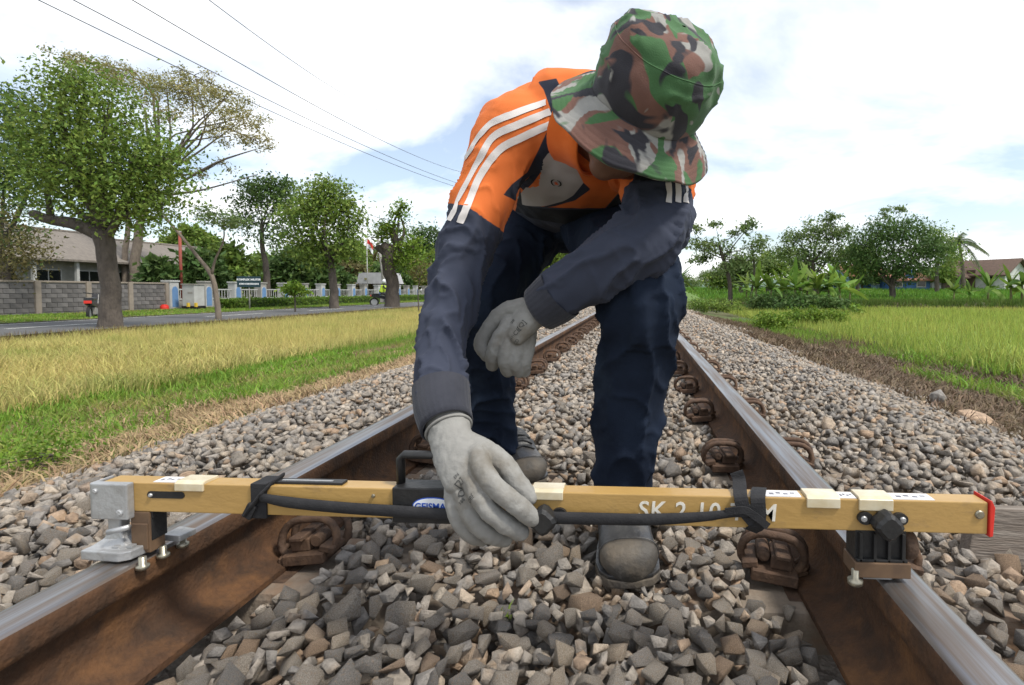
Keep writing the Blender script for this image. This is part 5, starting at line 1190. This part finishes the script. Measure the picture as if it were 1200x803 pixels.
BAN = [(797, 347, 30, .75, 'banana plant nearest the track, beside the worker\'s trousers'), (886, 360, 28, .9, 'tall banana plant standing closest to the slender tree'), (903, 362, 28, .95, 'banana plant, second of the row after the slender tree'), (918, 360, 29, .85, 'banana plant, third of the row after the slender tree'), (932, 361, 28, 1.0, 'banana plant, fourth of the row after the slender tree'), (946, 360, 29, .95, 'banana plant, fifth of the row after the slender tree'), (958, 361, 28, 1.0, 'banana plant in the thickest part of the row'), (971, 360, 28, .9, 'banana plant next to last in the thick row'), (984, 361, 29, 1.0, 'banana plant at the far end of the thick row'),
       (996, 360, 30, .8, 'short banana plant past the end of the thick row'), (875, 352, 38, .8, 'small banana plant half hidden behind the slender tree'), (940, 352, 38, .9, 'banana plant rising behind the row\'s middle'), (1118, 358, 36, .8, 'small banana plant below the brown gabled house'), (1137, 358, 36, .75, 'banana plant beside the small bare-stemmed bush'), (1158, 357, 36, 1.0, 'banana plant with raised pale leaf below the house\'s gable'), (1184, 357, 34, 1.05, 'banana plant close to the picture\'s edge'), (1197, 356, 34, 1.1, 'banana plant cut by the picture\'s edge')]
for i, (px, py, Yb, s, lb) in enumerate(BAN):
    r = random.Random(200+i); b0 = at(px, py, Yb); t = thing('banana_plant', lb, 'banana plant', tuple(b0), r.uniform(0, 6), 'banana plants by the paddies'); t.scale = (s*.90,)*3
    MB().tube([(0, 0, -.1), (.03, 0, .6), (.0, .03, 1.25)], [.085, .07, .045], 9).build('stem', M_bst, t, smooth=True)
    for k in range(12):
        o = link('leaf', BL[r.randrange(5)], parent=t, loc=(0, 0, r.uniform(1.05, 1.3))); o.rotation_euler = (r.uniform(-.6, .6), -r.choice([r.uniform(.9, 1.5), r.uniform(.3, 1.2), r.uniform(-.3, .6)]), k*2.4+r.uniform(-.8, .8)); o.scale = (r.uniform(.5, 1.1), r.uniform(.6, 1.1), 1)

# shrubs at the field's edge
def shrub(nm, lb, px, py, Yb, rx, ry, lf, size, seed, n=30, per=20): return tree(nm, lb, Yb, [(px, py, .03), (px, py-ry*.5, .025), (px, py-ry, .015)], [(px-rx*.4, py-ry, rx*.6, ry, n), (px+rx*.4, py-ry*.8, rx*.6, ry*.8, n)], lf, size, per=per, seed=seed, cat='shrub')
shrub('green_bush', 'bright green bush at the ballast\'s edge before the paddies', 906, 386, 13.5, 18, 8, 'bright', .10, 301)
shrub('low_bush', 'low tangled green bush at the foot of the banana row', 838, 362, 24, 34, 5, 'mid', .14, 302)
shrub('bank_bush', 'yellow-green bush spreading before the banana row', 955, 376, 17, 34, 6, 'bright', .12, 303)
shrub('dark_bush', 'dark bush under the thick row of banana plants', 935, 364, 27, 60, 9, 'dark', .26, 304, 70)
shrub('weedy_bush', 'leafy green weed clump on the embankment by the gauge\'s silver bracket', 52, 545, 2.15, 26, 14, 'bright', .030, 305, 18, 12)
for i, (px, lb) in enumerate([(832, 'first'), (915, 'second'), (1003, 'third')]):
    shrub('maize_plant', f'thin pale maize-like plant standing in the paddy, {lb} from the track', px if i == 2 else (1000 if i == 1 else 952), 377-i, 22+i, 5, 9, 'bright', .28, 320+i, 5, 6)

# ================================================================== far side of the road
M_block = pmat('wall_block', (.155, .145, .14), (.105, .10, .10), scale=3, rough=.95, rand=.25, bump=.4, bscale=20); M_mort = pmat('wall_core', (.19, .18, .17), (.15, .14, .135), scale=2, rough=.95)
M_post = pmat('post_cement', (.27, .23, .19), (.21, .18, .15), scale=3, rough=.95)
wl = thing('block_wall', 'grey concrete block wall with cement posts along the far verge', 'wall', (-23, 20.5, -.5))
MB().box((0, 0, .70), (.10, 8.6, 1.38)).build('core', M_mort, wl)
bme = MB().box((0, 0, 0), (.07, .385, .165)).build('block', M_block, bevel=.006, seg=1); bd = bme.data; bpy.data.objects.remove(bme)
for rw_ in range(7):
    for k in range(21):
        y = -4.15+k*.40+(.2 if rw_ % 2 else 0)
        if abs(y) < 4.2: link('block', bd, parent=wl, loc=(.052+random.uniform(-.006, .006), y, .115+rw_*.185))
for y in (-3.3, -1.45, .45, 2.3, 4.2): MB().box((.03, y, .72), (.24, .20, 1.46)).build('post', M_post, wl, bevel=.012)
MB().box((0, 0, 1.415), (.20, 8.7, .07)).build('coping', M_post, wl, bevel=.01)
M_pw = pmat('pier_white', (.44, .45, .44), (.34, .34, .33), scale=2, rough=.8); M_pg = pmat('pier_grey', (.30, .29, .27), (.24, .23, .21), scale=2, rough=.9); M_pb = pmat('pier_blue', (.10, .20, .38), (.13, .24, .42), scale=4, rough=.7)
fn = thing('compound_fence', 'white-pillared fence with blue arched panels along the compound', 'fence', (-23, 25, -.5))
piers = [0, 2.1, 4.2, 6.3, 8.4, 10.5, 12.5, 14.5, 16.7, 18.6, 21, 23, 25, 27, 29.2, 31.5]
for i, y in enumerate(piers):
    MB().box((0, y, .75), (.42, .5, 1.5)).box((0, y, 1.53), (.5, .58, .08)).build('pier', M_pg if i % 2 else M_pw, fn, bevel=.012)
    arch = [(y-.17, .25), (y+.17, .25), (y+.17, 1.05)]+[(y+.17*math.cos(a), 1.05+.22*math.sin(a)) for a in np.linspace(.3, math.pi-.3, 6)]+[(y-.17, 1.05)]
    fr = MB().prism([((p[0]-y)*1.3+y, (p[1]-.75)*1.10+.75) for p in arch], .211, .225, 'YZ').build('arch_frame', M_pw, fn)
    MB().prism(arch, .226, .236, 'YZ').build('blue_panel', M_pb, fr)
    if i: 
        y0 = piers[i-1]
        MB().box((0, (y+y0)/2, .25), (.14, y-y0-.5, .5)).build('plinth', M_pg, fn)
        MB().box((0, (y+y0)/2, 1.12), (.05, y-y0-.45, .06)).box((0, (y+y0)/2, .62), (.05, y-y0-.45, .05)).build('rail_bar', M_pw, fn)
        for k in range(8): MB().box((0, y0+.35+(y-y0-.7)*k/7, .86), (.025, .025, .55)).build('picket', M_pw, fn)
gb = thing('gate_box', 'white cabinet on a black base standing before the fence', 'cabinet', (-21.9, 25.1, -.5))
MB().box((0, 0, .82), (.62, .62, 1.05)).build('body', M_pw, gb, bevel=.01); MB().box((0, 0, .15), (.68, .68, .30)).build('base', M_black, gb, bevel=.01); MB().box((0, 0, 1.37), (.70, .70, .05)).build('lid', M_pg, gb, bevel=.005)
MB().box((.1, -.312, .95), (.26, .006, .10)).build('plate', M_pg, gb)
M_yel = pmat('marker_yellow', (.62, .42, .05), rough=.6)
for i, (px, lb) in enumerate(((221, 'yellow and black marker post nearest the white cabinet'), (230, 'yellow and black marker post at the hedge\'s near end'))):
    b0 = at(px, 367, 24.6); t = thing('marker_post', lb, 'post', tuple(b0), 0, 'marker posts'); MB().box((0, 0, .15), (.09, .09, .3)).build('shaft', M_black, t); MB().box((0, 0, .40), (.10, .10, .2)).build('top', M_yel, t, bevel=.01)
rb = thing('red_drum', 'small red drum beside the white cabinet', 'drum', tuple(at(193, 367, 24.4))); MB().lathe([(.16, 0), (.17, .02), (.17, .34), (.16, .36)], n=16).build('body', M_red, rb, smooth=True); MB().lathe([(.14, .36), (.14, .39), (.05, .42)], n=16).build('lid', M_red, rb)
# hedge
hn_ = 26000; rg = np.random.default_rng(71); yy = 25.5+36*rg.random(hn_)**1.25; C_ = np.stack([-20.6+rg.uniform(-.42, .42, hn_), yy, -.44+.56*rg.random(hn_)**.6], -1)
hd = thing('hedge', 'long clipped bright green hedge in front of the fence', 'hedge', (-20.6, 25.4, -.44))
V, F = leaf_cloud(C_-np.array([-20.6, 25.4, -.44]), np.full(hn_, .05), 2, .14, .35, rg); link('foliage', fast_mesh('foliage', V, F), leafmat('hedge_green', (.095, .17, .02), (.13, .21, .03), scale=1.2, rand=.3), hd)
MB().box((0, 18.2, .24), (.7, 35.6, .46)).build('core', pmat('hedge_core', (.03, .05, .012), (.05, .08, .02), scale=6, rough=1), hd)
# sign
sg = thing('road_sign', 'small dark sign with two white lines of lettering on a thin post', 'sign', (-18.3, 24.2, -.44))
MB().tube([(0, 0, 0), (0, 0, 1.7)], .03, 8).build('post', M_pg, sg, smooth=True); bd_ = MB().box((0, -.035, 1.42), (.95, .03, .52)).build('board', pmat('sign_teal', (.012, .035, .045), rough=.5), sg, bevel=.004)
for k in range(14): MB().box((-.36+k*.055+(.02 if k > 3 else 0), -.0525, 1.32), (.034, .004, .075)).build('worn_letter', M_white, bd_)   # second line, too worn to read
for s, z, sz in (('KOMPLEK MILITER', 1.52, .118),):
    d = text_mesh('lettering', s, sz, M_white, bd_, .002, bold=.004); d.rotation_euler = (math.pi/2, 0, 0); d.location = (0, -.053, z)
sg.rotation_euler = (0, 0, R(28))
# red pole, flag pole, lamp pole
rp_ = thing('red_pole', 'tall thin red pole behind the compound fence', 'pole', tuple(at(213, 352, 29))); MB().tube([(0, 0, 0), (0, 0, 3.9)], .075, 10).build('shaft', pmat('pole_red', (.28, .05, .035), (.20, .06, .045), scale=4, rough=.7), rp_, smooth=True); MB().lathe([(.09, 0), (.09, .05), (.03, .08)], (0, 0, 3.9), n=10).build('cap', M_pg, rp_)
fb = at(431, 352, 48); fp = thing('flag_pole', 'white flag pole flying a red and white flag in the compound', 'flag pole', tuple(fb))
MB().tube([(0, 0, 0), (0, 0, 5.8)], .04, 8).build('shaft', M_pw, fp, smooth=True)
for z0_, mt, nm in ((5.3, M_red, 'red_half'), (4.85, M_white, 'white_half')):
    V = []; F = []
    for i in range(8):
        u = i/7; dz = -.35*u-.25*u*u; V += [(.04+.55*u, .10*math.sin(u*6), z0_+dz), (.04+.55*u, .10*math.sin(u*6+.3), z0_+.45+dz)]
    for i in range(7): F.append((2*i, 2*i+2, 2*i+3, 2*i+1))
    MB().add(V, F).build('flag_'+nm, mt, fp, smooth=True, fix=False)
lb_ = at(452, 355, 38); up_ = thing('utility_pole', 'grey utility pole leaning slightly beside the pollarded stump tree', 'pole', tuple(lb_)); MB().tube([(0, 0, 0), (-.25, 0, 2.6), (-.55, 0, 5.1)], [.12, .10, .08], 10).build('shaft', M_pg, up_, smooth=True); MB().box((-.5, 0, 4.8), (1.1, .08, .08)).build('crossarm', M_bark, up_)
# small pavilion
pv = thing('pavilion', 'small open pavilion with pale metal roof behind the flag pole', 'pavilion', tuple(at(446, 352, 55)))
MB().prism([(-1.9, 1.75), (1.9, 1.75), (1.5, 2.9), (-1.5, 2.9)], -1.5, 1.5, 'XZ').build('roof', pmat('pavilion_roof', (.42, .42, .43), (.34, .34, .35), scale=2, rough=.6), pv)
for x_ in (-1.5, 1.5):
    for y_ in (-1.2, 1.2): MB().box((x_, y_, .9), (.14, .14, 1.8)).build('column', M_pw, pv)
MB().box((0, 0, .06), (3.6, 2.8, .14)).build('floor', M_pg, pv)
# long building with tiled roof, parallel to the road
def long_building(nm, lb, x, y0, y1, zb, eave, ridge, dep, roofm, wallm, nw):
    t = thing(nm, lb, 'building', (x, (y0+y1)/2, zb)); L2 = (y1-y0)/2
    MB().box((-dep/2, 0, (eave-zb)/2), (dep, 2*L2, eave-zb)).build('wall', wallm, t)
    e, r_ = eave-zb, ridge-zb; V = []; F = []
    for y in (-L2-.5, L2+.5): V += [(.9, y, e-.15), (-dep/2, y, r_), (-dep-.9, y, e-.15), (.9, y, e-.27), (-dep/2, y, r_-.14), (-dep-.9, y, e-.27)]
    F = [(0, 6, 7, 1), (1, 7, 8, 2), (3, 4, 10, 9), (4, 5, 11, 10), (0, 3, 9, 6), (2, 8, 11, 5), (0, 1, 4, 3), (1, 2, 5, 4), (6, 9, 10, 7), (7, 10, 11, 8)]
    rf = MB().add(V, F).build('roof', roofm, t); MB().tube([(-dep/2, -L2-.5, r_+.02), (-dep/2, L2+.5, r_+.02)], .10, 8).build('ridge', roofm, rf)
    for k in range(nw):
        y = -L2+(k+.5)*2*L2/nw
        w_ = MB().box((.02, y, 1.75), (.08, 2*L2/nw*.62, 1.15)).build('window', M_pw, t)
        for j in (-1, 1): MB().box((.065, y+j*2*L2/nw*.15, 1.75), (.02, 2*L2/nw*.27, 1.0)).build('pane', pmat('window_dark', (.012, .014, .016), rough=.15, spec=.6), w_)
    for k in range(nw+1):
        y = -L2+k*2*L2/nw; MB().box((.55, y, e/2-.1), (.16, .16, e-.2)).build('column', M_pw, t)
    return t
M_roofg = pmat('roof_grey_tile', (.20, .175, .15), (.13, .115, .10), scale=3, rough=.9, stretch=(1, 4, 1), bump=.4, bscale=12); M_wallw = pmat('building_wall', (.27, .27, .255), (.20, .20, .185), scale=1.5, rough=.9)
long_building('long_building', 'long low building with grey tiled roof and dark windows behind the block wall', -34, 23, 34.5, -.5, 2.55, 4.5, 8, M_roofg, M_wallw, 5)
long_building('side_building', 'second pale-walled building with tiled roof behind the white-pillared fence', -34.5, 36.5, 44.5, -.5, 2.5, 4.3, 8, M_roofg, M_wallw, 3)
# houses across the paddies
def house(nm, lb, px, py, Yb, w_, d_, h_, rh, wallm, roofm, rz, door, trim=None):
    t = thing(nm, lb, 'house', tuple(at(px, py, Yb)), rz); e = .5
    MB().box((0, 0, h_/2-.3), (w_, d_, h_+.6)).build('wall', wallm, t)
    gab = MB()
    for s in (-1, 1): gab.prism([(-d_/2, h_), (d_/2, h_), (0, h_+rh-.12)], s*w_/2-.06*(s > 0), s*w_/2+.06*(s < 0), 'YZ')
    gab.build('gable', trim or wallm, t)
    V = []; F = []
    for x_ in (-w_/2-e, w_/2+e): V += [(x_, -d_/2-e, h_-.2), (x_, 0, h_+rh), (x_, d_/2+e, h_-.2), (x_, -d_/2-e, h_-.34), (x_, 0, h_+rh-.15), (x_, d_/2+e, h_-.34)]
    F = [(0, 6, 7, 1), (1, 7, 8, 2), (3, 4, 10, 9), (4, 5, 11, 10), (0, 3, 9, 6), (2, 8, 11, 5), (0, 1, 4, 3), (1, 2, 5, 4), (6, 9, 10, 7), (7, 10, 11, 8)]
    MB().add(V, F).build('roof', roofm, t)
    dw = pmat('window_dark', (.012, .014, .016), rough=.15, spec=.6)
    for x_ in (-w_*.28, w_*.28): f = MB().box((x_, -d_/2-.02, h_*.55), (1.0, .08, 1.0)).build('window', M_pw, t); MB().box((x_, -d_/2-.07, h_*.55), (.8, .03, .8)).build('pane', dw, f)
    MB().box((0, -d_/2-.03, 1.0), (.9, .08, 2.0)).build('door', door, t)
M_roofb = pmat('roof_brown', (.13, .085, .065), (.095, .065, .05), scale=4, rough=.9); M_roofr = pmat('roof_terracotta', (.24, .105, .065), (.17, .085, .06), scale=4, rough=.9)
M_hw = pmat('house_white', (.55, .56, .55), (.42, .43, .42), scale=1, rough=.9); M_hb = pmat('house_blue', (.035, .095, .26), (.05, .12, .30), scale=2, rough=.7); M_lb = pmat('house_lightblue', (.30, .46, .58), (.24, .36, .46), scale=2, rough=.8)
house('gabled_house', 'house with brown gable roof and white gable end beside the coconut palm', 1152, 338, 62, 6.5, 5.0, 1.6, 1.6, M_hw, M_roofb, R(-58), M_roofb)
house('blue_house', 'little red-roofed house with light blue wall behind the banana row', 1004, 338, 62, 4.2, 4, 1.6, 1.1, M_lb, M_roofr, R(8), M_hb)
house('tarpaulin_shed', 'low shed hung with bright blue tarpaulin beside the broad dark tree', 1056, 338, 60, 4.4, 3.2, 1.1, .6, M_hb, M_roofr, R(3), M_hb)
house('low_house', 'low brown-roofed house half hidden beyond the broad dark tree', 1100, 338, 62, 3.5, 3, 1.4, 1.0, M_hw, M_roofb, R(5), M_roofb)
# motorbikes
M_tyre = pmat('tyre', (.015, .015, .015), rough=.8); M_mbody = pmat('bike_black', (.02, .02, .022), rough=.3)
def motorbike(lb, px, py, Yb, rz, body):
    t = thing('motorbike', lb, 'motorbike', tuple(at(px, py, Yb)), rz, 'motorbikes on the road')
    for x_ in (-.6, .6):
        wv = MB(); wv.tube([(x_+.25*math.cos(a), 0, .28+.25*math.sin(a)) for a in np.linspace(0, 2*math.pi, 20, endpoint=False)], .045, 8, closed=True); w_ = wv.build('wheel', M_tyre, t, smooth=True)
        MB().lathe([(.20, -.012), (.20, .012), (.04, .04)], (x_, 0, .28), (0, 1, 0), 16).build('rim', M_alu, w_)
    MB().prism([(-.75, .62), (-.2, .52), (.1, .42), (.35, .45), (.52, .95), (.42, .98), (.25, .62), (-.1, .72), (-.75, .80)], -.10, .10, 'XZ').build('body', body, t, bevel=.03)
    MB().box((-.35, 0, .80), (.62, .24, .10)).build('seat', M_mbody, t, bevel=.03); MB().box((0, 0, .38), (.45, .20, .26)).build('engine', M_pg, t, bevel=.03)
    MB().tube([(.46, -.32, 1.02), (.48, 0, .96), (.46, .32, 1.02)], .02, 8).build('handlebar', M_mbody, t, smooth=True); MB().tube([(.6, .08, .28), (.45, .08, .95)], .03, 8).build('fork', M_alu, t, smooth=True)
    MB().box((-.80, 0, .70), (.05, .20, .10)).build('tail_light', M_red, t, bevel=.01); MB().lathe([(.08, 0), (.09, .05), (.03, .10)], (.50, 0, .86), (1, 0, 0), 12).build('headlight', M_white, t)
    return t
motorbike('motorbike with red tail light standing on the road by the pollarded tree', 110, 377, 17.5, R(128), M_mbody)
motorbike('motorbike carrying a rider in a yellow-green vest past the stump tree', 450, 359, 34, R(15), M_mbody)
def small_person(lb, px, py, Yb, shirt, rz):
    b0 = np.array(at(px, py, Yb))
    Z_ = lambda *p: np.array(p, float)
    ps = [limb([Z_(-.15, 0, .85), Z_(-.05, 0, 1.1), Z_(0, 0, 1.35)], [.17, .17, .15], 12, 8), ball(Z_(.05, 0, 1.60), (.10, .10, .13)), limb([Z_(0, 0, 1.35), Z_(.03, 0, 1.52)], [.06, .06], 8, 4)]
    for s in (-1, 1): ps += [limb([Z_(-.12, s*.1, .86), Z_(.18, s*.16, .75), Z_(.12, s*.16, .35), Z_(.22, s*.16, .30)], [.10, .08, .06, .05], 10, 10), limb([Z_(0, s*.18, 1.35), Z_(.18, s*.24, 1.15), Z_(.42, s*.28, 1.06)], [.06, .05, .04], 8, 8)]
    me = union(ps, .03, 2, .4); o = link('person', me, pmat('rider_clothes', (.03, .03, .035), rough=.9), smooth=True); o.location = b0; o.rotation_euler = (0, 0, rz)
    tag(o, lb, 'person'); v = MB().add(*limb([Z_(-.14, 0, .92), Z_(-.05, 0, 1.12), Z_(0, 0, 1.38)], [.19, .19, .17], 14, 8)).build('vest', shirt, o, smooth=True)
    MB().add(*ball(Z_(.04, 0, 1.64), (.15, .14, .15))).build('helmet', M_white, o, smooth=True)
small_person('rider in a yellow-green vest and white helmet seated on a motorbike', 450, 359, 34, pmat('vest_lime', (.45, .62, .05), rough=.8), R(15))
# overhead wires, each sagging between poles along the road
M_wire = pmat('wire', (.05, .05, .055), rough=.6)
WL = ['lowest of the overhead wires running along the road', 'overhead wire just above the lowest one', 'overhead wire third from the bottom', 'highest overhead wire along the road']
for i, (p, q_) in enumerate((((45, 0), (525, 216)), ((86, 0), (528, 212)), ((155, 0), (510, 192)), ((245, 0), (440, 128)))):
    a = at(p[0], p[1], 11.0); b_ = at(q_[0], q_[1], 34.0); d = b_-a; P = []
    for k in range(40):
        u = -.25+1.9*k/39; s = (u+.15)/1.9; P.append(a+d*u+np.array([0, 0, -1.1*u*(1-u)]))
    o = MB().tube(P, .012 if i < 3 else .010, 5).build('overhead_wire', M_wire, smooth=True); tag(o, WL[i], 'wire', 'overhead wires')
for i, (p, q_, lb) in enumerate((((-60, 128, 13), (130, 170, 17), 'low wire crossing in front of the pollarded tree'), ((395, 240, 40), (540, 276, 44), 'single wire over the pollarded stump tree'))):
    a = at(*p); b_ = at(*q_); o = MB().tube([a+(b_-a)*u+np.array([0, 0, -.25*math.sin(math.pi*u)]) for u in np.linspace(-.3, 1.3, 16)], .016, 5).build('overhead_wire', M_wire, smooth=True); tag(o, lb, 'wire', 'overhead wires')
# larger stray rocks on the embankment
ROCKS = [((1146, 492), 3.0, .16, 'big dark rock at the ballast\'s edge among dead weeds'), ((1040, 516), 2.5, .11, 'pale boulder lying on the ballast above the gauge\'s red end'), ((1035, 562), 1.75, .10, 'tan flat-topped rock on the ballast behind the gauge'), ((1098, 466), 3.6, .13, 'brownish rock half buried in weeds'), ((160, 600), 1.35, .12, 'large grey rock beside the gauge\'s silver bracket')]
for i, ((px, py), Yb, d, lb) in enumerate(ROCKS):
    V, T = stone_template(900+i, 20, .03); o = link('rock', fast_mesh('rock', V*d*1.3, T), M_stone); o.location = at(px, py, Yb); z_ = float(ground_z(np.array([o.location.x]), np.array([Yb]))[0]); o.location.z = max(o.location.z, z_+.02); o.rotation_euler = (.2, .1, i*1.3); tag(o, lb, 'rock', 'stray rocks')
print('TRIS', sum(len(o.data.polygons) for o in bpy.data.objects if o.type == 'MESH'))
